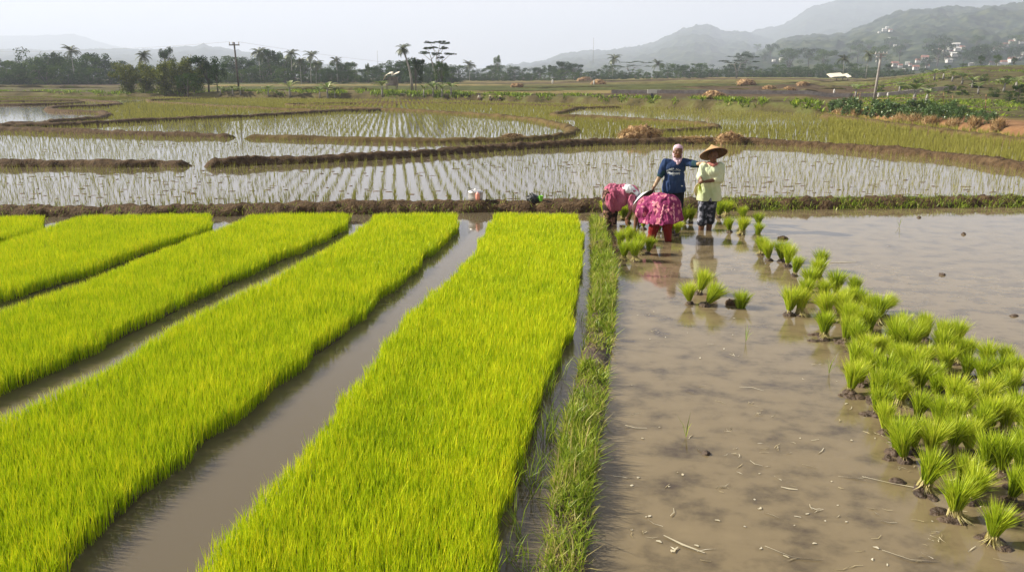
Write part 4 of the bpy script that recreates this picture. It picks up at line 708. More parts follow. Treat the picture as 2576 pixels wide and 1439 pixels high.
# bananas
def banana(seed):
    random.seed(seed); mb = MB(); mb.tube([(0, 0, 0), (.01, 0, .25), (0, .01, .5)], [.05, .04, .025], 8); tm = mb.me('stem'); tm.materials.append(M['palebark'])
    V = []; F = []; T = []
    for k in range(9):
        a = k * 2.4 + random.uniform(-.3, .3); e = random.uniform(.75, 1.4); L = random.uniform(.45, .62); d = Vector((math.cos(a), math.sin(a), 0)); q = Vector((0, 0, .45)); side = Vector((-d.y, d.x, 0)); tint = random.uniform(.15, .95); seg = 7; pr = None
        for s_ in range(seg + 1):
            t_ = s_ / seg; w_ = .085 * math.sin(math.pi * min(1, max(0, (t_ - .12) / .88))) ** .7 if t_ > .12 else .006; b = len(V); fold = .35
            V += [tuple(q + side * w_ + Vector((0, 0, w_ * fold))), tuple(q), tuple(q - side * w_ + Vector((0, 0, w_ * fold)))]; T += [tint] * 3
            if s_: F += [(b - 3, b - 2, b + 1, b), (b - 2, b - 1, b + 2, b + 1)]
            q = q + (d * math.cos(e) + Vector((0, 0, math.sin(e)))) * L / seg; e -= .22
    me = mesh_np('leaves', np.array(V), [np.array(F)], attrs={'tint': T}); me.materials.append(M['banana']); return tm, me
BN = [banana(81), banana(82), banana(83)]
for u, vb, vt, l in ((2152, 250, 205, 'banana plant with wind torn leaves left of the grey pole'), (2300, 258, 200, 'large banana plant on the slope, left one of the near pair'), (2330, 262, 215, 'banana plant on the slope, right one of the near pair'), (2262, 235, 205, 'banana plant between the grey pole and the near pair'), (2350, 205, 170, 'banana plant high on the slope, first of the upper row'), (2372, 203, 170, 'banana plant high on the slope, second of the upper row'), (2395, 208, 175, 'banana plant high on the slope, third of the upper row'), (2420, 215, 178, 'banana plant high on the slope, fourth of the upper row'), (2445, 225, 188, 'banana plant high on the slope, last of the upper row'), (2460, 240, 205, 'banana plant on the slope above the bamboo stakes'), (2525, 235, 190, 'banana plant near the right edge of the slope'), (2555, 232, 185, 'banana plant at the right edge of the slope'),
    (555, 243, 212, 'small banana plant at the right foot of the bamboo thicket'), (586, 243, 210, 'small banana plant left of the dark utility pole'), (605, 243, 212, 'small banana plant at the foot of the dark utility pole'), (676, 245, 210, 'single banana plant in the field right of the pole'), (730, 247, 197, 'tall thin banana plant alone in the field'), (805, 249, 212, 'banana plant left in the group of three mid field'), (825, 250, 200, 'banana plant centre of the group of three mid field'), (843, 249, 215, 'banana plant right in the group of three mid field'), (962, 246, 195, 'banana plant left of the white roofed hut'), (1066, 247, 208, 'banana plant right of the leaning palm'), (1090, 247, 200, 'banana plant under the flat crowned trees'), (1112, 247, 205, 'banana plant right of the flat crowned trees stems'), (1135, 246, 200, 'banana plant with one upright pale leaf at the grove end')):
    p = at(u, vb - (0 if vb > 250 else 2)) or at_y(u, 105); h = max(1.4, P(u, vt, p.y).z - p.z); t = put('banana_plant', random.choice(BN), ('stem', 'leaves'), p, h * 1.1, l, 'banana plant', 'banana plants', 1.55 if u > 2100 else 1.15)
# low scrub around the hut and along the far bank
n = 26000; uu = rng.uniform(-200, 2110, n); of = rng.uniform(.8, 9, n) ; vv0 = edge_v(uu); k = fbm(uu / 22, of * .3, 120) > (.56 - .14 * ((uu > 900) & (uu < 1160))); uu, of, vv0 = uu[k], of[k], vv0[k]
bx = np.array([tuple(G(a, b))[:2] for a, b in zip(uu, vv0)]); r0 = np.hypot(bx[:, 0], bx[:, 1]); X = bx[:, 0] / r0 * (r0 + of); Y = bx[:, 1] / r0 * (r0 + of); Z = land_z(uu, r0 + of, of, X, Y); n = len(X); L = rng.normal(0, .25, (n, 2))
tag(blades('scrub_grass', X, Y, Z - .05, rng.uniform(.1, .45, n) * np.where((uu > 900) & (uu < 1160), 1.3, 1), rng.uniform(.06, .14, n), L[:, 0], L[:, 1], np.clip(rng.normal(.3, .25, n), 0, 1), M['weed'], seg=2), 'rough scrub and grass on the bank at the far edge of the paddies', 'scrub', kind='stuff')
n = 62000; uu = rng.uniform(2120, 2900, n); yy = rng.uniform(48, 175, n); XX_ = (uu - 1288) / FPX * yy; 
g = fbm(XX_ * .16, yy * .16, 121); k = g > .44 + .16 * rng.random(n); XX_, yy, uu = XX_[k], yy[k], uu[k]; Z = np.array([down(a, b) for a, b in zip(XX_, yy)]); k = Z > .2; XX_, yy, Z = XX_[k], yy[k], Z[k]; n = len(Z); L = rng.normal(0, .3, (n, 2))
tag(blades('hillside_grass', XX_, yy, Z - .1, rng.uniform(.08, .34, n), rng.uniform(.05, .12, n), L[:, 0], L[:, 1], np.clip(rng.normal(.36, .22, n), 0, 1), M['weed'], seg=2), 'tall rough grass covering the slope under the banana plants', 'grass', kind='stuff')
# bean plants on the right
def bean(seed):
    random.seed(seed); C = [(random.gauss(0, .16), random.gauss(0, .16), random.uniform(.15, .85)) for _ in range(12)]; return leaf_cloud('foliage', C, [.17] * 12, 420, .075, M['bean'], 1.1, .3)
BE = [bean(91), bean(92), bean(93)]
k_ = 0
for row in range(2):
    k_ = -1
    for u in np.arange(2092, 2505, 17 - row * 2):
        if 2165 < u < 2185 and row == 1: continue
        v = float(np.interp(u, [2090, 2200, 2300, 2400, 2500], [290, 300, 300, 305, 316])) - row * 9 + random.uniform(-2, 2); p = at(u, v)
        if not p: continue
        k_ += 1
        h = random.uniform(.75, 1.15) * (1 if u < 2420 else .75) * p.y / 55; t = thing('bean_plant', 'leafy crop plant above red bank, %s from left, %s row' % (ORD[min(k_, 19)] if k_ < 20 else ORD[k_ - 20] + ' after twenty', ('front', 'back')[row]), 'crop plant', p, random.uniform(0, 6.28), (h * .9, h * .9, h), 'crop plants above the red bank'); link('foliage', random.choice(BE), None, t)
# ------------------------------------------------------------------ built things far off
def pole_left():
    p = at_y(599, 112); H = P(596, 107, 112).z - p.z; t = thing('utility_pole', 'dark wooden utility pole with insulators, right of the bamboo thicket', 'utility pole', p)
    mb = MB(); mb.tube([(0, 0, -.3), (-.18, 0, H)], [.14, .10], 8); link('post', mb.me('post'), M['bark'], t)
    mb = MB(); mb.box((-.18, 0, H - .35), (1.35, .12, .14)); link('crossarm', mb.me('crossarm', False), M['greywood'], t)
    for x in (-.6, -.18, .6):
        mb = MB(); mb.lathe([(.0, 0), (.06, 0), (.05, .12), (.08, .2), (.05, .3), (0, .34)], 8, c=(-.18 + x, 0, H - .28)); link('insulator', mb.me('insulator'), M['white'], t)
    return p + Vector((-.18, 0, H + .05))
def pole_right():
    p = at_y(2204, 78); H = P(2217, 136, 78).z - p.z; dx = P(2217, 136, 78).x - p.x; t = thing('utility_pole', 'pale grey leaning utility pole with double crossarm, by the bean patch', 'utility pole', p)
    mb = MB(); mb.tube([(0, 0, -.3), (dx, 0, H)], [.13, .09], 10); link('post', mb.me('post'), M['concrete'], t)
    for z in (0, -.25):
        mb = MB(); mb.box((dx, 0, H + z), (1.1 if z == 0 else .85, .1, .1)); link('crossarm', mb.me('crossarm', False), M['white'], t)
    for x in (-.5, -.2, .2, .5):
        mb = MB(); mb.lathe([(0, 0), (.045, 0), (.04, .1), (0, .14)], 8, c=(dx + x, 0, H + .05)); link('insulator', mb.me('insulator'), M['white'], t)
pt = pole_left(); pole_right()
def cable(a, b, sag, label):
    mb = MB(); pts = [Vector(a).lerp(Vector(b), t) - Vector((0, 0, sag * 4 * t * (1 - t))) for t in np.linspace(0, 1, 24)]; mb.tube(pts, .014, 4); tag(link('power_cable', mb.me('power_cable'), M['steel']), label, 'cable', 'power cables')
cable(pt + Vector((-.6, 0, 0)), P(-400, 118, 130), 1.0, 'thin power cable running left from the dark utility pole'); cable(pt + Vector((.55, 0, 0)), P(1420, 168, 250), 2.0, 'thin power cable sinking right from the dark utility pole')
def mast(u, vt, vb, y, label):
    p0 = at_y(u, y) if y < 600 else P(u, vb, y); H = P(u, vt, y).z - p0.z; mb = MB(); w_ = H * .018
    for k in range(3):
        a = k * 2.094; mb.tube([(math.cos(a) * w_, math.sin(a) * w_, 0), (math.cos(a) * w_ * .4, math.sin(a) * w_ * .4, H)], H * .0035, 4)
    for j in range(24):
        z0, z1 = H * j / 24, H * (j + 1) / 24
        for k in range(3):
            a, b = k * 2.094, (k + 1) * 2.094; s0, s1 = w_ * (1 - .6 * j / 24), w_ * (1 - .6 * (j + 1) / 24); mb.tube([(math.cos(a) * s0, math.sin(a) * s0, z0), (math.cos(b) * s1, math.sin(b) * s1, z1)], H * .002, 3)
    tag(link('radio_mast', mb.me('radio_mast'), M['steel'], None, p0), label, 'radio mast')
mast(1492, 96, 160, 620, 'tall lattice radio mast rising faint before the wooded hill'); mast(951, 128, 185, 650, 'faint thin radio mast above the tree belt left of the palm')
def hut():
    p = at_y(985, 112); s = 112 / FPX; t = thing('field_hut', 'small raised field hut with white tarpaulin roof beside the leaning palm', 'hut', p)
    w_, h = 30 * s, 42 * s
    for x in (-.5, .5):
        for y in (-.4, .4):
            mb = MB(); mb.tube([(x * w_ * .8, y * w_, -.1), (x * w_ * .8, y * w_, h * .75)], .05, 6); link('post', mb.me('post'), M['greywood'], t)
    mb = MB(); mb.box((0, 0, h * .33), (w_ * .9, w_ * .9, .08)); link('floor', mb.me('floor', False), M['greywood'], t)
    mb = MB(); mb.box((-.1 * w_, -.42 * w_, h * .45), (w_ * .6, .04, h * .26), Matrix.Rotation(.1, 3, 'Z')); mb.box((-.42 * w_, 0, h * .5), (.04, w_ * .8, h * .34)); link('side_sheet', mb.me('side_sheet', False), M['concrete'], t)
    mb = MB(); mb.box((.08 * w_, .05 * w_, h * .55), (w_ * .78, w_ * .7, h * .5)); link('wall', mb.me('wall', False), M['greywood'], t)
    mb = MB(); prof = [(-.62, .62), (-.5, .82), (-.2, .96), (.05, .99), (.1, .86), (.45, .98), (.62, 1.0)]; V = []; F = []
    for i, (x, z) in enumerate(prof):
        for y in (-.6, .6):
            for dz in (0, .03): V.append((x * w_, y * w_ , z * h + dz + (.1 * h if y > 0 else -.02)))
    for i in range(len(prof) - 1): a = i * 4; b = a + 4; F += [(a, a + 2, b + 2, b), (a + 1, b + 1, b + 3, a + 3), (a, b, b + 1, a + 1), (a + 2, a + 3, b + 3, b + 2)]
    mb.add(V, F); link('roof', mb.me('roof', False), M['tarp'], t)
hut()
def shelter():
    p = at_y(2110, 215); s = 215 / FPX; t = thing('field_shelter', 'open shelter with pale sagging roof on posts below the coconut palm', 'shelter', p)
    w_, h = 50 * s, 15 * s
    for x in (-.42, -.1, .18, .45): mb = MB(); mb.tube([(x * w_, 0, -.2), (x * w_, 0, h * .85)], .09, 6); link('post', mb.me('post'), M['greywood'], t)
    mb = MB(); V = []; F = []; prof = [(-.5, .85), (-.35, .98), (0, 1.05), (.18, 1.1), (.3, .85), (.5, 1.0)]
    for x, z in prof:
        for y, dz0 in ((-1.6, -.38), (1.6, .15)):
            for dz in (0, .06): V.append((x * w_, y, z * h + dz0 * h + dz))
    for i in range(len(prof) - 1): a = i * 4; b = a + 4; F += [(a, a + 2, b + 2, b), (a + 1, b + 1, b + 3, a + 3), (a, b, b + 1, a + 1), (a + 2, a + 3, b + 3, b + 2)]
    mb.add(V, F); link('roof', mb.me('roof', False), M['tarp'], t)
shelter()
# low channel wall across the fields
V = []; F = []; us_ = np.arange(1540, 2420, 10.)
for i, u in enumerate(us_):
    y = 99. - .008 * (u - 1540); x = P(u, 195, y).x; z = down(x, y); j = .03 * (float(noise(u * .11, 3.)) - .5)
    for dx_, dz in ((0, -.2), (0, .42 + j), (.35, .42 + j), (.35, -.2)): V.append((x, y + dx_, z + dz))
    if i: a = (i - 1) * 4; b = i * 4; F += [(a, b, b + 1, a + 1), (a + 1, b + 1, b + 2, a + 2), (a + 2, b + 2, b + 3, a + 3)]
me = bpy.data.meshes.new('channel_wall'); me.from_pydata(V, [], F); tag(link('channel_wall', me, M['concrete']), 'long low grey channel wall crossing the fields behind the paddies', 'wall')
for u, v, l in ((2098, 238, 'white rag scarecrow on a stake near the channel wall'), (2233, 246, 'white sack hung on a stake right of the grey pole'), (2209, 248, 'white rag on a stake at the foot of the grey pole'), (1494, 216, 'white sack upright on the far terraces'), (1390, 214, 'small white sack on the far left terraces')):
    p = at(u, v); s = p.y / FPX; t = thing('rag_scarecrow', l, 'scarecrow', p, 0, s * 13); mb = MB(); mb.tube([(0, 0, -.1), (0, 0, 1.)], .03, 5); link('stake', mb.me('stake'), M['greywood'], t)
    o = lump('rag', 0, 0, .16, .14, .38, M['white'], None, None, u % 13, .6, .5, Vector((0, 0, 0))); o.parent = t
for u0, v0, u1, v1, l in ((2146, 249, 2151, 230, 'thin bamboo stake left in the bean patch'), (2154, 251, 2159, 232, 'thin bamboo stake second in the bean patch'), (2160, 251, 2166, 232, 'thin bamboo stake third in the bean patch'), (2372, 258, 2374, 232, 'upright bamboo stake left of the dark climbing plant'), (2478, 285, 2481, 238, 'tallest bamboo stake at the right end of the patch'), (2395, 262, 2397, 240, 'upright bamboo stake beside the dark climbing plant')):
    p = at(u0, v0); q = P(u1, v1, p.y); mb = MB(); mb.tube([p, q], .03, 5); tag(link('bamboo_stake', mb.me('bamboo_stake'), M['straw']), l, 'stake', 'bamboo stakes')
a_ = at(2372, 258); b_ = at(2478, 285); mb = MB(); mb.tube([P(2200, 249, a_.y + 2), P(2310, 246, a_.y), P(2450, 241, a_.y - 1)], .022, 5); tag(link('bamboo_rail', mb.me('bamboo_rail'), M['straw']), 'thin horizontal bamboo rail across the banana slope', 'rail')
# sign board on the terraces
p = at(1640, 249); t = thing('field_board', 'small pale board on a post before the channel wall', 'board', p); mb = MB(); mb.tube([(0, 0, -.1), (0, 0, .45)], .12, 8); link('post', mb.me('post'), M['dark'], t)
mb = MB(); mb.box((0, 0, .62), (.85, .1, .35)); mb.box((.6, 0, .76), (.35, .06, .07)); link('panel', mb.me('panel', False), M['white'], t)
# village houses on the slope
HOU = [(2222, 81, 9, 1), (2230, 73, 6, 1), (2210, 85, 5, 1), (2238, 82, 7, 0), (2236, 100, 5, 1), (2348, 128, 6, 1), (2362, 130, 6, 0), (2372, 132, 9, 0), (2385, 128, 12, 1), (2398, 124, 16, 1), (2404, 131, 12, 1), (2417, 127, 10, 0), (2390, 136, 8, 0), (2396, 145, 13, 1), (2380, 152, 9, 0), (2383, 160, 12, 1), (2345, 158, 10, 0), (2322, 156, 14, 0), (2306, 160, 10, 0), (2280, 165, 9, 1), (2288, 168, 6, 0), (2300, 178, 12, 0), (2247, 170, 13, 0), (2262, 172, 9, 0), (2465, 131, 12, 1), (2472, 128, 8, 0), (2485, 138, 10, 1), (2500, 134, 12, 0), (2508, 129, 12, 0), (2516, 124, 9, 1), (2525, 120, 10, 0), (2540, 112, 9, 0), (2552, 106, 8, 1), (2566, 112, 9, 0), (2495, 122, 9, 0), (2470, 146, 10, 0), (2455, 140, 8, 0), (2570, 140, 9, 1), (2560, 150, 10, 0), (2540, 160, 14, 0), (2520, 166, 12, 0), (2440, 168, 10, 1), (2490, 168, 12, 0), (2515, 175, 18, 1), (2330, 172, 8, 0), (2272, 180, 7, 1), (1945, 157, 7, 1), (1966, 158, 13, 1), (2205, 157, 7, 0), (2250, 119, 6, 1), (2263, 120, 5, 1), (2580, 90, 8, 0), (2590, 130, 10, 1)]
def house_proto(white):
    mw = MB(); mw.box((0, 0, .28), (1, .8, .6)); w1 = mw.me('walls', False); w1.materials.append(M['white'])
    mr = MB(); V = [(-.58, -.5, .56), (.58, -.5, .56), (.58, .5, .56), (-.58, .5, .56), (-.58, 0, .9 if not white else .72), (.58, 0, .9 if not white else .72)]; mr.add(V, [(0, 1, 5, 4), (2, 3, 4, 5), (0, 4, 3), (1, 2, 5), (3, 2, 1, 0)]); r1 = mr.me('roof', False); r1.materials.append(M['white'] if white else M['redroof'])
    md = MB(); 
    for x in (-.3, 0., .3): md.box((x, -.405, .3), (.12, .03, .2))
    d1 = md.me('windows', False); d1.materials.append(M['dark']); return w1, r1, d1
HP = [house_proto(0), house_proto(1)]
LM = {0: 'small red roofed village house on the hazy slope among the trees', 1: 'white walled and white roofed village house on the hazy slope'}
def ordn(n):
    return ORD[n - 1] if n <= 20 else 'twenty-' + ORD[n - 21]
HN = {}
for wh_ in (0, 1):
    for i_, q_ in enumerate(sorted((q for q in HOU if q[3] == wh_), key=lambda q: q[0])): HN[q_] = ordn(i_ + 1)
for u, v, wpx, wh in HOU:
    p = at(u, v, H3) or at(u, v)
    if not p: continue
    s = p.y / FPX * wpx * 1.05; l = ('white walled village house' if wh else 'red roofed village house') + ' on the slope, %s from the left of its colour' % HN[(u, v, wpx, wh)]; g_ = 'red roofed village houses' if wh == 0 else 'white village houses'
    if (u, v) == (2222, 81): l, g_ = 'white house highest up the wooded slope', None
    if (u, v) == (2398, 124): l, g_ = 'largest white house in the middle of the village', None
    if (u, v) == (1966, 158): l, g_ = 'white hall alone at the foot of the slope above the flat trees', None
    t = thing('village_house', l, 'house', (p.x, p.y - s * .5, p.z + s * .12), random.uniform(-.4, .4), s, g_)
    for nm, me in zip(('walls', 'roof'), HP[wh][:2]): link(nm, me, None, t)
    if wpx > 11: link('windows', HP[wh][2], None, t)
# trees on the village slope break up the hillside
random.seed(9); cnt = 0
for _ in range(400):
    u = random.uniform(1850, 2640); v = random.uniform(120, 182); p = at(u, v, H3)
    if not p or cnt >= 34 or p.y > 1350: continue
    cnt += 1; h = random.uniform(8, 15); hl = min(HOU, key=lambda q: abs(q[0] - u) + abs(q[1] - v)); put('broadleaf_tree', random.choice(TP), ('trunk', 'crown'), p - Vector((0, 0, .6)), h, 'hazy round treetop among the houses on the village slope', 'tree', 'trees on the village slope', random.uniform(1, 1.6))
# ------------------------------------------------------------------ things left on the near bank
def pot():
    p = P(1196.5, 503, 15.95); t = thing('cooking_pot', 'silver cooking pot with lid standing on the earth bank', 'pot', p)
    mb = MB(); mb.lathe([(0, 0), (.125, 0), (.138, .012), (.142, .06), (.142, .145), (.146, .15), (.146, .155), (.134, .155), (.134, .02), (0, .02)], 40); link('body', mb.me('body'), M['tin'], t)
    mb = MB(); mb.lathe([(.145, .158), (.143, .168), (.1, .188), (.03, .2), (0, .202)], 40); mb.lathe([(.02, .198), (.022, .215), (0, .22)], 12); link('lid', mb.me('lid'), M['tin'], t)
    mb = MB(); mb.tube([(.145 * math.cos(a), .145 * math.sin(a), .17 + .075 * math.sin((a - 1.9) / 2.6 * math.pi) ) for a in np.linspace(1.9, 4.5, 16)], .005, 6); link('handle', mb.me('handle'), M['dark'], t)
    q = P(1202, 503.5, 15.72); t = thing('drinking_bottle', 'pink and orange plastic bottle leaning against the silver pot', 'bottle', q)
    m_ = mat('pink_plastic', [(.3, (.75, .25, .16)), (.7, (.85, .42, .36))], .35, 6, spec=.5)
    mb = MB(); mb.lathe([(0, 0), (.03, 0), (.04, .012), (.042, .06), (.04, .11), (.03, .135), (0, .14)], 20); link('body', mb.me('body'), m_, t)
    mb = MB(); mb.lathe([(.024, .135), (.024, .152), (0, .156)], 14); link('cap', mb.me('cap'), mat('pink_cap', [(.3, (.8, .5, .5)), (.7, (.85, .6, .6))], .4), t)
    g = P(1341, 512, 15.9); bag = lump('plastic_bag', 0, 0, .125, .1, .1, M['dark'], 'crumpled black plastic bag on the earth bank beside the green cup', 'bag', 17, .075, .3, g)
    mb = MB(); mb.tube([(-.03, 0, .07), (-.05, .01, .115), (-.02, .01, .13), (.0, 0, .085)], .012, 8); link('knot', mb.me('knot'), M['dark'], bag)
    g = P(1360.5, 508, 15.85); t = thing('cup', 'bright green plastic cup beside the black bag', 'cup', g)
    mg = mat('green_plastic', [(.3, (.2, .62, .06)), (.7, (.3, .72, .1))], .35, 4, spec=.5); mb = MB(); mb.lathe([(0, 0), (.03, 0), (.033, .01), (.042, .115), (.044, .118), (.039, .118), (.03, .012), (0, .012)], 24); link('body', mb.me('body'), mg, t)
    mb = MB(); mb.tube([(-.036, 0, .09), (-.06, 0, .08), (-.06, 0, .045), (-.034, 0, .035)], .005, 6); link('handle', mb.me('handle'), mg, t)
pot()
# ------------------------------------------------------------------ people
def fuse(name, shapes, voxel, m, parent, smooth=3, fold=0., fs=14., seed=0, cut=None):
    """union of tapered capsules ('c', p0, r0, p1, r1) and ellipsoids ('e', centre, radii, rotZ) grown into one continuous surface"""
    bm = bmesh.new()
    for s in shapes:
        if s[0] == 'c':
            p0, r0, p1, r1 = Vector(s[1]), s[2], Vector(s[3]), s[4]; d = p1 - p0; L = d.length; q = d.to_track_quat('Z', 'Y').to_matrix().to_4x4() if L > 1e-6 else Matrix.Identity(4)
            for pp, r in ((p0, r0), (p1, r1)): bmesh.ops.create_icosphere(bm, subdivisions=3, radius=r, matrix=Matrix.Translation(pp))
            if L > 1e-6: bmesh.ops.create_cone(bm, cap_ends=True, segments=18, radius1=r0, radius2=r1, depth=L, matrix=Matrix.Translation((p0 + p1) / 2) @ q)
        else:
            c_, rr, rot = Vector(s[1]), s[2], (s[3] if len(s) > 3 else Matrix.Identity(3)); bmesh.ops.create_icosphere(bm, subdivisions=4, radius=1, matrix=Matrix.Translation(c_) @ rot.to_4x4() @ Matrix.Diagonal((*rr, 1)))
    me = bpy.data.meshes.new(name); bm.to_mesh(me); bm.free(); o = bpy.data.objects.new('tmp', me); COL.objects.link(o)
    rm = o.modifiers.new('r', 'REMESH'); rm.mode = 'VOXEL'; rm.voxel_size = voxel; rm.use_smooth_shade = True
    sm_ = o.modifiers.new('s', 'SMOOTH'); sm_.factor = .5; sm_.iterations = smooth
    bpy.context.view_layer.update(); dg = bpy.context.evaluated_depsgraph_get(); out = bpy.data.meshes.new_from_object(o.evaluated_get(dg)); out.name = name
    bpy.data.objects.remove(o); n = len(out.vertices)
    if fold:
        co = np.empty(n * 3, np.float32); out.vertices.foreach_get('co', co); co = co.reshape(-1, 3); no = np.empty(n * 3, np.float32); out.vertices.foreach_get('normal', no); no = no.reshape(-1, 3)
        f = (np.abs(fbm(co[:, 0] * fs * 1.3 + seed + co[:, 2] * fs * .35, co[:, 1] * fs + co[:, 2] * fs * .3, seed, 3) - .5) * -5 + .6 + .5 * (fbm(co[:, 0] * fs * .5, co[:, 2] * fs * .5 + seed, seed, 2) - .5)) * fold; co = co + no * f[:, None]; out.vertices.foreach_set('co', co.ravel()); out.update()
    out.polygons.foreach_set('use_smooth', [True] * len(out.polygons)); out.materials.clear(); return link(name, out, m, parent)
def hand(wr, d, nrm, curl=.5, s=1., side=1):
    """palm, four fingers and a thumb from the wrist along d; fingers bend towards nrm"""
    wr, d, nrm = Vector(wr), Vector(d).normalized(), Vector(nrm); nrm = (nrm - d * nrm.dot(d)).normalized(); x = d.cross(nrm) * side; S = []
    k0 = wr + d * .02 * s; 
    for j in (-1, -.33, .33, 1): S.append(('c', wr + x * j * .014 * s, .015 * s, wr + d * .075 * s + x * j * .026 * s, .0125 * s))
    for j, L in zip((-1, -.33, .33, 1), (.062, .076, .082, .072)):
        p = wr + d * .08 * s + x * j * .027 * s; e = d.copy(); a = 0
        for g_ in range(3):
            a += curl * (.35, .8, .6)[g_]; e = (d * math.cos(a) + nrm * math.sin(a) + x * j * .10).normalized(); q = p + e * L * s * (.44, .31, .25)[g_]; S.append(('c', p, (.0092, .0085, .0078)[g_] * s, q, (.0085, .0078, .0068)[g_] * s)); p = q
    p = wr + d * .02 * s - x * .02 * s; q = p + (d * .5 - x * .8 + nrm * .3).normalized() * .035 * s; S.append(('c', p, .013 * s, q, .0105 * s)); r_ = q + (d * .85 - x * .25 + nrm * (.3 + curl * .5)).normalized() * .035 * s; S.append(('c', q, .0105 * s, r_, .0085 * s)); return S
def face(c_, fwd, up, s=1.):
    """shapes of a head with jaw, nose, ears; centre c_"""
    c_, f, u = Vector(c_), Vector(fwd).normalized(), Vector(up).normalized(); u = (u - f * u.dot(f)).normalized(); r = f.cross(u); rot = Matrix((r, f, u)).transposed()
    S = [('e', c_ + u * .02 * s, (.075 * s, .092 * s, .095 * s), rot), ('e', c_ + f * .022 * s - u * .045 * s, (.058 * s, .066 * s, .068 * s), rot), ('c', c_ + f * .086 * s + u * .012 * s, .008 * s, c_ + f * .102 * s - u * .018 * s, .013 * s),
         ('c', c_ + f * .07 * s - u * .052 * s - r * .018 * s, .011 * s, c_ + f * .07 * s - u * .052 * s + r * .018 * s, .011 * s), ('e', c_ + f * .062 * s - u * .092 * s, (.022 * s, .018 * s, .018 * s), rot)]
    for k in (-1, 1): S.append(('e', c_ + r * .077 * k * s - u * .005 * s, (.01 * s, .02 * s, .03 * s), rot)); S.append(('e', c_ + r * .038 * k * s + f * .062 * s - u * .02 * s, (.025 * s, .02 * s, .02 * s), rot)); S.append(('c', c_ + r * .015 * k * s + f * .088 * s + u * .034 * s, .008 * s, c_ + r * .045 * k * s + f * .074 * s + u * .034 * s, .008 * s))
    return S, (c_, f, u, r)
def eyes(fr, parent, s=1., smile=True):
    c_, f, u, r = fr; mw = mat('eye_white', [(.3, (.6, .56, .5)), (.7, (.7, .66, .6))], .3)
    for k in (-1, 1):
        mb = MB(); p = c_ + r * .03 * k * s + f * .083 * s + u * .014 * s; mb.lathe([(0, -.006), (.009, -.004), (.012, 0), (.009, .004), (0, .006)], 12, Matrix((r, u, f)).transposed() @ Matrix.Diagonal((1.1, .65, 1)), p); o = link('eye', mb.me('eye'), M['dark'], parent)
    mb = MB(); p = c_ + f * .084 * s - u * .05 * s; mb.tube([p - r * .024 * s + u * .004, p - u * .002 + f * .003, p + r * .024 * s + u * .004], [.003, .005, .003], 6); link('mouth', mb.me('mouth'), mat('lips', [(.3, (.24, .06, .05)), (.7, (.3, .09, .07))], .4), parent)
def cloth(name, stops, scale=4, rough=.85, bump=.15): return mat(name, stops, rough, scale, bump=bump, bscale=40, spec=.15)
def conical(mb, c_, axis, rad, h, th=.006, shape=1.0):
    q = Vector(axis).to_track_quat('Z', 'Y').to_matrix(); pr = []
    for t in np.linspace(0, 1, 12): pr.append((max(.001, rad * t), h * (1 - t ** shape)))
    inner = [(max(.001, r - .004), z - th) for r, z in reversed(pr)]; mb.lathe(pr + inner, 40, q, c_)
def hatmat(name, a, b, c_):
    m, ns, ln = newmat(name); out = N(ns, 'ShaderNodeOutputMaterial'); bs = N(ns, 'ShaderNodeBsdfPrincipled'); bs.inputs['Roughness'].default_value = .7
    tc = N(ns, 'ShaderNodeTexCoord'); wv = N(ns, 'ShaderNodeTexWave'); wv.inputs['Scale'].default_value = 55; wv.bands_direction = 'Z'; wv.inputs['Distortion'].default_value = 1.5; ln.new(tc.outputs['Object'], wv.inputs[0]); r = ramp(ns, [(.2, a), (.8, b)]); ln.new(wv.outputs[0], r.inputs[0])
    ln.new(r.outputs[0], bs.inputs['Base Color']); bp = N(ns, 'ShaderNodeBump'); bp.inputs['Strength'].default_value = .3; bp.inputs['Distance'].default_value = .004; ln.new(wv.outputs[0], bp.inputs['Height']); ln.new(bp.outputs[0], bs.inputs['Normal']); ln.new(bs.outputs[0], out.inputs[0]); return m
M['hat'] = hatmat('woven_hat', (.40, .22, .09), (.60, .38, .18), 0); M['hat_pale'] = hatmat('pale_woven_hat', (.6, .47, .26), (.75, .62, .38), 0)
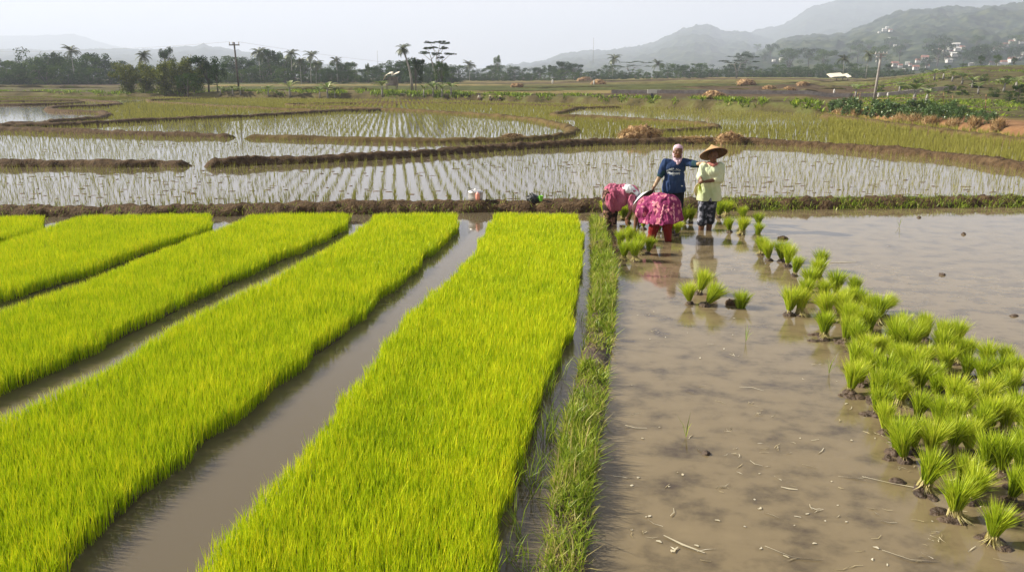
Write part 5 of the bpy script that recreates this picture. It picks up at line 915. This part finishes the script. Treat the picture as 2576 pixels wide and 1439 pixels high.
# ---- the woman in the blue T-shirt
def woman_blue():
    b = P(1691, 553, 14.55); b.z = 0; t = thing('person', 'woman in navy T-shirt and pale pink headscarf stretching her arm to the hatted woman', 'person', b)
    hd = (.035, -.03, 1.245); S, fr = face(hd, (-.1, -1, .02), (.06, 0, 1), .98)
    shL, shR = Vector((-.165, 0, 1.06)), Vector((.15, -.02, 1.07)); elL = Vector((-.245, .0, .83)); haL = Vector((-.365, -.06, .62)); elR = Vector((.33, -.19, 1.04)); haR = Vector((.44, -.39, 1.085))
    S += [('c', (.02, 0, 1.05), .05, (.035, -.01, 1.17), .046), ('e', (0, 0, .98), (.17, .10, .13)), ('e', (0, 0, .8), (.15, .10, .18)), ('e', (0, .01, .6), (.17, .12, .14)), ('c', (-.1, 0, 1.05), .06, shL, .05), ('c', (.1, 0, 1.05), .06, shR, .05),
          ('c', shL, .046, elL, .036), ('c', elL, .036, haL, .024), ('c', shR, .046, elR, .036), ('c', elR, .035, haR, .024), ('c', (-.085, .01, .56), .095, (-.09, .0, .18), .06), ('c', (-.09, 0, .18), .055, (-.09, .02, -.25), .035), ('c', (.085, .01, .56), .095, (.10, .03, .18), .06), ('c', (.10, .03, .18), .055, (.10, .05, -.25), .035), ('c', (-.09, .02, -.24), .035, (-.1, -.1, -.28), .03), ('c', (.1, .05, -.24), .035, (.11, -.08, -.28), .03)]
    S += hand(haL, (haL - elL).normalized() + Vector((-.05, 0, -.3)), (.5, -.3, 0), .35, 1, 1) + hand(haR, (.5, -.75, -.05), (0, 0, -1), .35, 1, -1)
    fuse('body', S, .0065, M['skin'], t, 2); eyes(fr, t, .98)
    navy = cloth('navy_cotton', [(.35, (.014, .03, .085)), (.65, (.028, .055, .14))], 3); teal = cloth('teal_sleeve', [(.35, (.015, .045, .055)), (.65, (.03, .07, .08))], 3); pk = cloth('pale_pink_cloth', [(.35, (.52, .35, .42)), (.65, (.68, .50, .57))], 6)
    sh = fuse('tshirt', [('e', (0, 0, .97), (.195, .125, .135)), ('c', (-.09, 0, 1.04), .075, shL, .068), ('c', (.08, 0, 1.045), .075, shR, .066), ('e', (0, .0, .8), (.178, .128, .2)), ('c', (-.06, .01, .7), .13, (-.07, .01, .585), .135), ('c', (.06, .01, .7), .13, (.075, .01, .585), .138), ('c', (0, .01, .72), .14, (0, .01, .56), .145), ('c', (.0, 0, 1.06), .07, (.02, 0, 1.095), .058),
        ('c', shL, .068, shL.lerp(elL, .8), .066), ('c', shR, .066, shR.lerp(elR, .92), .063)], .011, navy, t, 3, .010, 11, 3)
    # trim the shirt to a flat hem
    bm = bmesh.new(); bm.from_mesh(sh.data); bmesh.ops.bisect_plane(bm, geom=bm.verts[:] + bm.edges[:] + bm.faces[:], plane_co=(0, 0, .535), plane_no=(0.08, 0, -1), clear_outer=True); bm.to_mesh(sh.data); bm.free()
    fuse('sleeve_cuff', [('c', shL.lerp(elL, .72), .070, shL.lerp(elL, .97), .062)], .01, teal, t, 2, .004, 12, 5); fuse('sleeve_cuff', [('c', shR.lerp(elR, .8), .068, shR.lerp(elR, 1.06), .058)], .01, teal, t, 2, .004, 12, 6)
    fuse('trousers', [('e', (0, .01, .57), (.185, .13, .12)), ('c', (-.085, .01, .52), .105, (-.09, .0, .15), .085), ('c', (.085, .01, .52), .105, (.10, .03, .15), .085), ('c', (-.09, 0, .15), .085, (-.09, .02, -.1), .07), ('c', (.10, .03, .15), .085, (.10, .05, -.1), .07)], .012, cloth('black_trousers', [(.3, (.008, .009, .014)), (.7, (.02, .022, .03))], 3), t, 3, .008, 10, 9)
    c_, f, u, r = fr
    sc = fuse('headscarf', [('e', c_ + u * .045 - f * .012, (.088, .098, .085), Matrix((r, f, u)).transposed()), ('e', c_ - f * .035 - u * .04, (.086, .075, .08)), ('c', c_ - r * .07 - u * .06, .02, c_ - r * .055 - u * .15 + f * .03, .024), ('c', c_ - r * .055 - u * .15 + f * .03, .024, c_ - r * .01 - u * .2 + f * .085, .02), ('c', c_ + r * .06 - u * .09, .018, c_ - r * .0 - u * .17 + f * .08, .02), ('c', c_ - u * .1 - f * .05, .06, c_ - u * .16 - f * .02, .07)], .008, pk, t, 2, .005, 20, 4)
    # cut the face opening: keep the cloth off the face oval
    bm = bmesh.new(); bm.from_mesh(sc.data); kill = [v for v in bm.verts if ((v.co - c_).dot(f) > .02 and abs((v.co - c_).dot(r)) < .062 and -.10 < (v.co - c_).dot(u) < .062)]; bmesh.ops.delete(bm, geom=kill, context='VERTS'); bm.to_mesh(sc.data); bm.free()
    bpy.context.view_layer.update()
    bv = BVHTree.FromPolygons([v.co for v in sh.data.vertices], [tuple(p.vertices) for p in sh.data.polygons]); wm = cloth('white_print', [(.3, (.6, .66, .7)), (.7, (.75, .8, .82))], 8)
    def print_text(txt, size, cx, cz, arc=0., bold=0.):
        cu = bpy.data.curves.new('print', 'FONT'); cu.body = txt; cu.size = size; cu.align_x = 'CENTER'; cu.offset = bold; o = bpy.data.objects.new('tmp', cu); COL.objects.link(o); bpy.context.view_layer.update(); me = bpy.data.meshes.new_from_object(o.evaluated_get(bpy.context.evaluated_depsgraph_get())); bpy.data.objects.remove(o)
        for v in me.vertices:
            x, z = v.co.x, v.co.y
            if arc: a = x / arc; x, z = (arc + z) * math.sin(a), (arc + z) * math.cos(a) - arc
            h = bv.ray_cast(Vector((cx + x, -1, cz + z)), Vector((0, 1, 0)))[0]; v.co = (cx + x, (h.y if h else -.12) - .004, cz + z)
        link('shirt_print', me, wm, sh)
    print_text('OIBBR  AOT', .042, -.035, .945, .15, .0006); print_text('~~~~~~', .03, -.035, .915, 0, .0005); print_text('Wedinesty', .052, -.035, .868, 0, .0012); print_text('_________', .03, -.035, .862, 0, .0008); print_text('-----', .03, -.04, .838, 0, .0006)
    mb = MB(); h = bv.ray_cast(Vector((.12, -1, .66)), Vector((0, 1, 0)))[0]; mb.box((.12, (h.y if h else -.13) - .003, .66), (.032, .003, .016)); link('hem_label', mb.me('hem_label', False), wm, sh)
    # mud-caked forearms
    fuse('muddy_forearm', [('c', elL.lerp(haL, .1), .0395, elL.lerp(haL, .85), .029)], .007, M['skin_mud'], t, 1, .002, 30); fuse('muddy_forearm', [('c', elR.lerp(haR, .1), .038, elR.lerp(haR, .95), .028)], .007, M['skin_mud'], t, 1, .002, 30)
woman_blue()
# ---- the woman in the conical hat
def woman_hat():
    b = G(1775, 579); t = thing('person', 'woman in pale yellow green blouse and conical straw hat holding a few seedlings', 'person', b)
    hd = (.05, -.03, 1.235); S, fr = face(hd, (-.25, -1, -.05), (.03, 0, 1), .95)
    shL, shR = Vector((-.105, 0, 1.07)), Vector((.185, .01, 1.07)); elL = Vector((-.15, -.06, .9)); haL = Vector((-.185, -.2, .905)); elR = Vector((.17, -.05, .86)); haR = Vector((-.10, -.22, .845))
    S += [('c', (.04, 0, 1.05), .048, (.05, -.01, 1.16), .044), ('e', (.04, 0, .98), (.15, .10, .12)), ('e', (.03, 0, .8), (.14, .1, .18)), ('e', (.01, .01, .55), (.15, .11, .14)), ('c', (-.04, 0, 1.05), .05, shL, .045), ('c', (.12, 0, 1.05), .05, shR, .045), ('c', shL, .043, elL, .034), ('c', elL, .034, haL, .023), ('c', shR, .043, elR, .035), ('c', elR, .035, haR, .024),
          ('c', (-.05, .01, .5), .085, (-.075, -.02, .14), .055), ('c', (-.075, -.02, .14), .052, (-.085, .03, -.3), .034), ('c', (.07, .01, .5), .085, (.065, .02, .16), .056), ('c', (.065, .02, .16), .053, (.06, .08, -.3), .034), ('c', (-.085, .03, -.29), .034, (-.09, -.09, -.32), .028), ('c', (.06, .08, -.29), .034, (.065, -.05, -.32), .028)]
    S += hand(haL, (-.15, -.75, -.35), (.6, 0, -.5), .9, .95, 1) + hand(haR, (-.9, -.25, .1), (0, -.3, -1), .9, .95, -1); fuse('body', S, .0065, M['skin'], t, 2); eyes(fr, t, .95)
    yl = cloth('pale_yellow_green_cotton', [(.35, (.50, .58, .32)), (.5, (.66, .68, .42)), (.65, (.56, .68, .46))], 2.2, bump=.25)
    bl = fuse('blouse', [('e', (.04, 0, .98), (.18, .128, .135)), ('c', (-.03, 0, 1.045), .07, shL, .068), ('c', (.11, 0, 1.045), .07, shR, .07), ('e', (.03, 0, .8), (.175, .135, .2)), ('c', (-.03, .01, .68), .13, (-.035, .01, .55), .137), ('c', (.09, .01, .68), .13, (.085, .01, .55), .142), ('c', (.04, 0, 1.06), .065, (.045, 0, 1.12), .055),
        ('c', shL, .066, elL, .062), ('c', elL, .062, elL.lerp(haL, .75), .046), ('c', shR, .07, elR, .072), ('c', elR, .07, elR.lerp(haR, .28), .056)], .011, yl, t, 3, .016, 9, 6)
    bm = bmesh.new(); bm.from_mesh(bl.data); bmesh.ops.bisect_plane(bm, geom=bm.verts[:] + bm.edges[:] + bm.faces[:], plane_co=(0, 0, .505), plane_no=(0, 0, -1), clear_outer=True); bm.to_mesh(bl.data); bm.free()
    fuse('neck_cloth', [('c', (-.0, -.06, 1.115), .026, (.045, -.09, 1.09), .028), ('c', (.045, -.09, 1.09), .028, (.10, -.06, 1.12), .026), ('c', (.10, -.05, 1.12), .026, (.1, .04, 1.12), .03), ('c', (0, -.05, 1.12), .026, (0, .04, 1.12), .03)], .008, cloth('dusty_red_cloth', [(.3, (.4, .14, .11)), (.7, (.55, .26, .22))], 8), t, 2, .003, 20)
    fuse('trousers', [('e', (.01, .01, .52), (.155, .12, .1)), ('c', (-.045, .01, .47), .10, (-.065, -.01, .2), .085), ('c', (.06, .01, .47), .10, (.06, .02, .22), .085), ('c', (-.065, -.01, .2), .085, (-.072, -.02, .15), .088), ('c', (.06, .02, .22), .085, (.062, .02, .17), .086)], .010, mat('batik_dark', [(.42, (.01, .013, .02)), (.52, (.03, .035, .05)), (.6, (.25, .25, .3))], .8, 13, 3, bump=.2), t, 2, .010, 15, 8)
    HA = Vector((-.13, .58, 1)); mb = MB(); conical(mb, Vector((.055, -.01, 1.275)) - HA.normalized() * .008, HA, .228, .158, .005, .82); link('hat_underside', mb.me('hat_underside'), mat('shaded_weave', [(.3, (.10, .055, .03)), (.7, (.17, .10, .055))], .8, 25), t)  # inner cone in a darker weave, the shade under the brim painted in
    mb = MB(); conical(mb, Vector((.055, -.01, 1.275)), HA, .232, .175, .006, .82); link('conical_hat', mb.me('conical_hat'), M['hat'], t)
    # seedlings held in the hand
    n = 26; L = rng.normal(0, .035, (n, 2)); o = blades('held_seedlings', np.full(n, -.19) + rng.normal(0, .008, n) + b.x, np.full(n, -.27) + rng.normal(0, .008, n) + b.y, np.full(n, .86), -rng.uniform(.16, .27, n), np.full(n, .009), L[:, 0], L[:, 1], rng.uniform(.3, .9, n), M['bunch']); tag(o, 'small bunch of seedlings hanging from the hand of the hatted woman', 'seedling bunch')
    mb = MB(); conical(mb, Vector((0, 0, 0)), (.35, 1, .45), .215, .12, .006, .9); h = link('conical_hat', mb.me('conical_hat'), M['hat_pale'], None, (b.x + .03, b.y + .2, .63)); tag(h, 'spare cream straw hat hanging behind the hip of the hatted woman', 'hat')
woman_hat()
# ---- the woman in the flowered dress, bending away
def flower_mat():
    m, ns, ln = newmat('flowered_magenta'); out = N(ns, 'ShaderNodeOutputMaterial'); bs = N(ns, 'ShaderNodeBsdfPrincipled'); bs.inputs['Roughness'].default_value = .85; tc = N(ns, 'ShaderNodeTexCoord')
    no = N(ns, 'ShaderNodeTexNoise'); no.inputs['Scale'].default_value = 22; ln.new(tc.outputs['Object'], no.inputs[0]); mx = N(ns, 'ShaderNodeMix', data_type='RGBA'); mx.inputs[0].default_value = .045; ln.new(tc.outputs['Object'], mx.inputs[6]); ln.new(no.outputs[1], mx.inputs[7])
    v = N(ns, 'ShaderNodeTexVoronoi'); v.inputs['Scale'].default_value = 11; v.inputs['Randomness'].default_value = .9; ln.new(mx.outputs[2], v.inputs[0]); r = ramp(ns, [(.0, (.46, .10, .16)), (.22, (.58, .22, .26)), (.34, (.52, .17, .23)), (.38, (.24, .018, .10)), (1, (.19, .014, .085))]); ln.new(v.outputs[0], r.inputs[0]); ln.new(r.outputs[0], bs.inputs['Base Color']); ln.new(bs.outputs[0], out.inputs[0]); return m
def woman_flower():
    b = G(1661, 606); t = thing('person', 'woman bent double in magenta flowered dress and red trousers, back to camera', 'person', b)
    hip = Vector((.05, .02, .55)); shd = Vector((-.2, .36, .50)); hd = Vector((-.28, .50, .40)); S, fr = face(hd, (-.3, .3, -.9), (-.6, .6, .3), .95)
    lf, rf = Vector((-.15, 0, 0)), Vector((.11, .02, 0))
    S += [('c', hip, .12, hip.lerp(shd, .5), .10), ('c', hip.lerp(shd, .5), .10, shd, .10), ('c', shd, .06, hd, .05), ('c', (-.05, .02, .5), .09, (-.14, -.02, .2), .06), ('c', (-.14, -.02, .2), .056, (-.15, .03, -.25), .036), ('c', (.13, .02, .5), .09, (.11, 0, .2), .06), ('c', (.11, 0, .2), .056, (.13, .05, -.25), .036), ('c', (-.15, .03, -.24), .035, (-.17, -.06, -.28), .03), ('c', (.13, .05, -.24), .035, (.15, -.05, -.28), .03)]
    for sx, el, ha in ((-1, (-.34, .36, .3), (-.36, .34, .1)), (1, (-.02, .5, .28), (-.06, .55, .08))):
        s0 = shd + Vector((.13 * sx + .03, -.02, -.03)); S += [('c', s0, .05, el, .038), ('c', el, .036, ha, .024)] + hand(ha, (0, .1, -1), (.3, .5, 0), .7, 1, sx)
    fuse('body', S, .007, M['skin'], t, 2); eyes(fr, t, .95)
    dr = fuse('dress', [('e', (.08, .03, .57), (.22, .2, .175)), ('e', (-.02, .2, .57), (.2, .2, .15)), ('c', (.06, .0, .55), .19, (.07, -.03, .30), .26), ('c', (.16, -.0, .54), .13, (.25, -.03, .30), .10), ('c', (-.04, .0, .54), .14, (-.15, -.03, .26), .13), ('c', (-.12, .16, .55), .13, (-.26, .10, .44), .115), ('c', (-.2, .3, .52), .13, (-.28, .18, .40), .10), ('c', (-.24, .14, .42), .09, (-.25, .04, .26), .085)], .010, flower_mat(), t, 3, .030, 8, 12)
    bm = bmesh.new(); bm.from_mesh(dr.data); bmesh.ops.bisect_plane(bm, geom=bm.verts[:] + bm.edges[:] + bm.faces[:], plane_co=(.07, 0, .315), plane_no=(.12, 0, -1), clear_outer=True)
    for q_ in bm.verts:
        if q_.co.z < .42: q_.co.z += .05 * (q_.co.z < .42) * (float(noise(q_.co.x * 14, q_.co.y * 14, 2)) - .5) * (0.42 - q_.co.z) * 10
    bm.to_mesh(dr.data); bm.free(); bvd = BVHTree.FromPolygons([v.co for v in dr.data.vertices], [tuple(p.vertices) for p in dr.data.polygons])
    pr_ = cloth('pale_pink_ruffle', [(.3, (.6, .22, .28)), (.7, (.75, .36, .4))], 9)
    for xa, xb, za, zb_ in ((.0, -.07, .60, .33), (.145, .155, .62, .33)):
        pts = []
        for q_ in np.linspace(0, 1, 22):
            x_ = xa + (xb - xa) * q_; z_ = za + (zb_ - za) * q_; h_ = bvd.ray_cast(Vector((x_, -1, z_)), Vector((0, 1, 0)))[0]
            if h_: pts.append(h_ + Vector((.006 * math.sin(q_ * 30), 0, 0)))
        mb = MB(); mb.tube(pts, [.011 + .004 * math.sin(k * 1.7) for k in range(len(pts))], 6); link('ruffle', mb.me('ruffle'), pr_, t)
    fuse('trousers', [('c', (-.03, .02, .5), .10, (-.12, -.05, .22), .078), ('c', (-.12, -.05, .22), .074, (-.155, .01, -.08), .052), ('c', (.13, .02, .5), .10, (.09, -.03, .22), .078), ('c', (.09, -.03, .22), .074, (.15, .04, -.08), .05)], .010, cloth('red_trousers', [(.3, (.16, .012, .012)), (.7, (.27, .028, .022))], 3), t, 3, .018, 13, 14)
    fuse('headscarf', [('e', hd + Vector((-.01, .01, .03)), (.1, .1, .1))], .01, cloth('dark_scarf', [(.3, (.05, .02, .02)), (.7, (.1, .04, .04))], 4), t, 2)
woman_flower()
# ---- the woman in plain pink, bending to the right
def woman_pink():
    b = G(1536, 568); t = thing('person', 'woman in plain pink shirt and white topped hat bending sideways over the seedlings', 'person', b)
    hip = Vector((-.0, .02, .58)); shd = Vector((.34, -.02, .58)); hd = Vector((.47, -.05, .47)); S, fr = face(hd, (.35, -.1, -.95), (.8, 0, .5), .95)
    S += [('c', hip, .105, hip.lerp(shd, .5), .09), ('c', hip.lerp(shd, .5), .09, shd, .085), ('c', shd, .055, hd, .05), ('c', (-.02, -.04, .54), .09, (-.05, -.06, .24), .06), ('c', (-.05, -.06, .24), .055, (.0, -.02, -.25), .035), ('c', (.0, .1, .54), .09, (.06, .14, .24), .06), ('c', (.06, .14, .24), .055, (.06, .18, -.25), .035), ('c', (0, -.02, -.24), .035, (.12, -.03, -.28), .03), ('c', (.06, .18, -.24), .035, (.17, .18, -.28), .03)]
    for sy, el, ha in ((-1, (.33, -.19, .31), (.24, -.22, .16)), (1, (.42, .12, .28), (.5, .06, .07))):
        s0 = shd + Vector((-.01, .12 * sy, -.03)); S += [('c', s0, .05, el, .038), ('c', el, .036, ha, .024)] + hand(ha, (-.1 * sy, 0, -1), (.5, .3 * -sy, 0), .7, 1, sy)
    fuse('body', S, .007, M['skin'], t, 2); eyes(fr, t, .95)
    pk = cloth('faded_pink_cotton', [(.35, (.36, .085, .15)), (.65, (.56, .20, .29))], 2.5, bump=.3)
    sh = fuse('shirt', [('e', (.02, .02, .57), (.145, .16, .15)), ('e', (.18, .0, .585), (.2, .155, .13)), ('e', (.33, -.01, .58), (.14, .155, .12)), ('c', (.02, -.05, .5), .13, (.02, -.05, .38), .13), ('c', (.16, -.03, .5), .13, (.13, -.04, .43), .13), ('c', (.33, -.13, .54), .075, (.335, -.185, .35), .058), ('c', (.35, .1, .54), .075, (.41, .12, .34), .055), ('c', (.08, -.06, .5), .09, (.10, -.08, .36), .09)], .010, pk, t, 3, .032, 11, 22)
    fuse('trousers', [('c', (-.07, -.02, .56), .10, (-.065, -.06, .26), .085), ('c', (-.065, -.06, .26), .085, (-.01, -.03, -.05), .062), ('c', (-.03, .1, .54), .10, (.055, .14, .26), .085), ('c', (.055, .14, .26), .085, (.06, .17, -.05), .062)], .011, mat('batik_brown', [(.42, (.02, .012, .012)), (.52, (.09, .04, .03)), (.6, (.4, .22, .16))], .8, 14, 3, bump=.2), t, 2, .008, 12, 24)
    wc = cloth('white_cloth', [(.3, (.62, .64, .66)), (.7, (.78, .79, .8))], 3); fuse('shoulder_cloth', [('e', (.28, -.02, .63), (.14, .15, .085), Matrix.Rotation(.12, 3, 'Y')), ('e', (.39, -.03, .58), (.09, .13, .08))], .010, wc, t, 3, .012, 10, 26)
    mb = MB(); ax = Vector((-.63, .44, .64)); conical(mb, hd + Vector((.045, -.035, -.015)), ax, .25, .15, .004, .85); h = link('hat', mb.me('hat'), cloth('white_hat_cloth', [(.3, (.55, .57, .6)), (.7, (.72, .74, .76))], 5), t)
    mb = MB(); conical(mb, hd + Vector((.045, -.035, -.015)) - ax.normalized() * .010, ax, .256, .142, .005, .85); link('hat_underside', mb.me('hat_underside'), mat('dark_straw', [(.3, (.035, .018, .012)), (.7, (.08, .045, .03))], .8, 20), t)
    bu = bunch(1566, 562, 'seedling bunch with roots held in the hand of the woman in plain pink', None, .95, .0, .06)
woman_pink()
# ---- three workers far away
for u, v, hpx, cols, l in ((1206, 252, 15, (.55, .52, .42), 'far worker in a pale shirt sitting at the far edge of the paddies'), (1233, 253, 12, (.18, .16, .14), 'far worker crouching between the two others'), (1258, 255, 13, (.02, .02, .03), 'far worker in black with a pale hat')):
    p = at(u, v) or at_y(u, 88); s = p.y / FPX * hpx; t = thing('person', l, 'person', p, 0, s)
    S, fr = face((0, -.04, .84), (-.3, -1, 0), (0, 0, 1), 1.5)
    S += [('c', (0, 0, .2), .17, (0, 0, .58), .15), ('c', (0, 0, .55), .07, (0, -.02, .78), .06), ('c', (-.1, 0, .15), .1, (-.14, -.38, .26), .075), ('c', (-.14, -.38, .26), .07, (-.14, -.42, 0), .05), ('c', (.1, 0, .15), .1, (.14, -.38, .26), .075), ('c', (.14, -.38, .26), .07, (.14, -.42, 0), .05), ('c', (-.16, 0, .56), .06, (-.25, -.15, .36), .05), ('c', (-.25, -.15, .36), .045, (-.1, -.34, .32), .035), ('c', (.16, 0, .56), .06, (.25, -.15, .36), .05), ('c', (.25, -.15, .36), .045, (.1, -.34, .32), .035)]
    fuse('body', S, .03, M['skin'], t, 1)
    fuse('shirt', [('c', (0, 0, .2), .2, (0, 0, .56), .18), ('c', (-.16, 0, .57), .08, (-.25, -.13, .38), .07), ('c', (.16, 0, .57), .08, (.25, -.13, .38), .07)], .03, mat('far_shirt', [(.3, tuple(c_ * .8 for c_ in cols)), (.7, cols)], .9, 3), t, 1)
    mb = MB(); conical(mb, Vector((0, -.03, .9)), (0, 0, 1), .26, .16, .02); link('hat', mb.me('hat'), M['hat_pale'] if u != 1206 else M['dark'], t)
# ------------------------------------------------------------------ the haze
HZ = (-5200, 5200, -60, 6600, -1.6, 430)
x0, x1, y0, y1, z0, z1 = HZ; V = [(x, y, z) for z in (z0, z1) for x, y in ((x0, y0), (x1, y0), (x1, y1), (x0, y1))]
me = bpy.data.meshes.new('haze'); me.from_pydata(V, [], [(3, 2, 1, 0), (4, 5, 6, 7), (0, 1, 5, 4), (1, 2, 6, 5), (2, 3, 7, 6), (3, 0, 4, 7)])
m, ns, ln = newmat('haze'); out = N(ns, 'ShaderNodeOutputMaterial'); pv_ = N(ns, 'ShaderNodeVolumePrincipled'); pv_.inputs['Color'].default_value = (.76, .84, 1., 1); pv_.inputs['Density'].default_value = .00044; pv_.inputs['Anisotropy'].default_value = .1; ln.new(pv_.outputs[0], out.inputs['Volume'])
tag(link('haze', me, m), 'pale morning haze over the valley', 'haze', kind='stuff')
print('BLADES', nb, 'OBJECTS', len(bpy.data.objects))
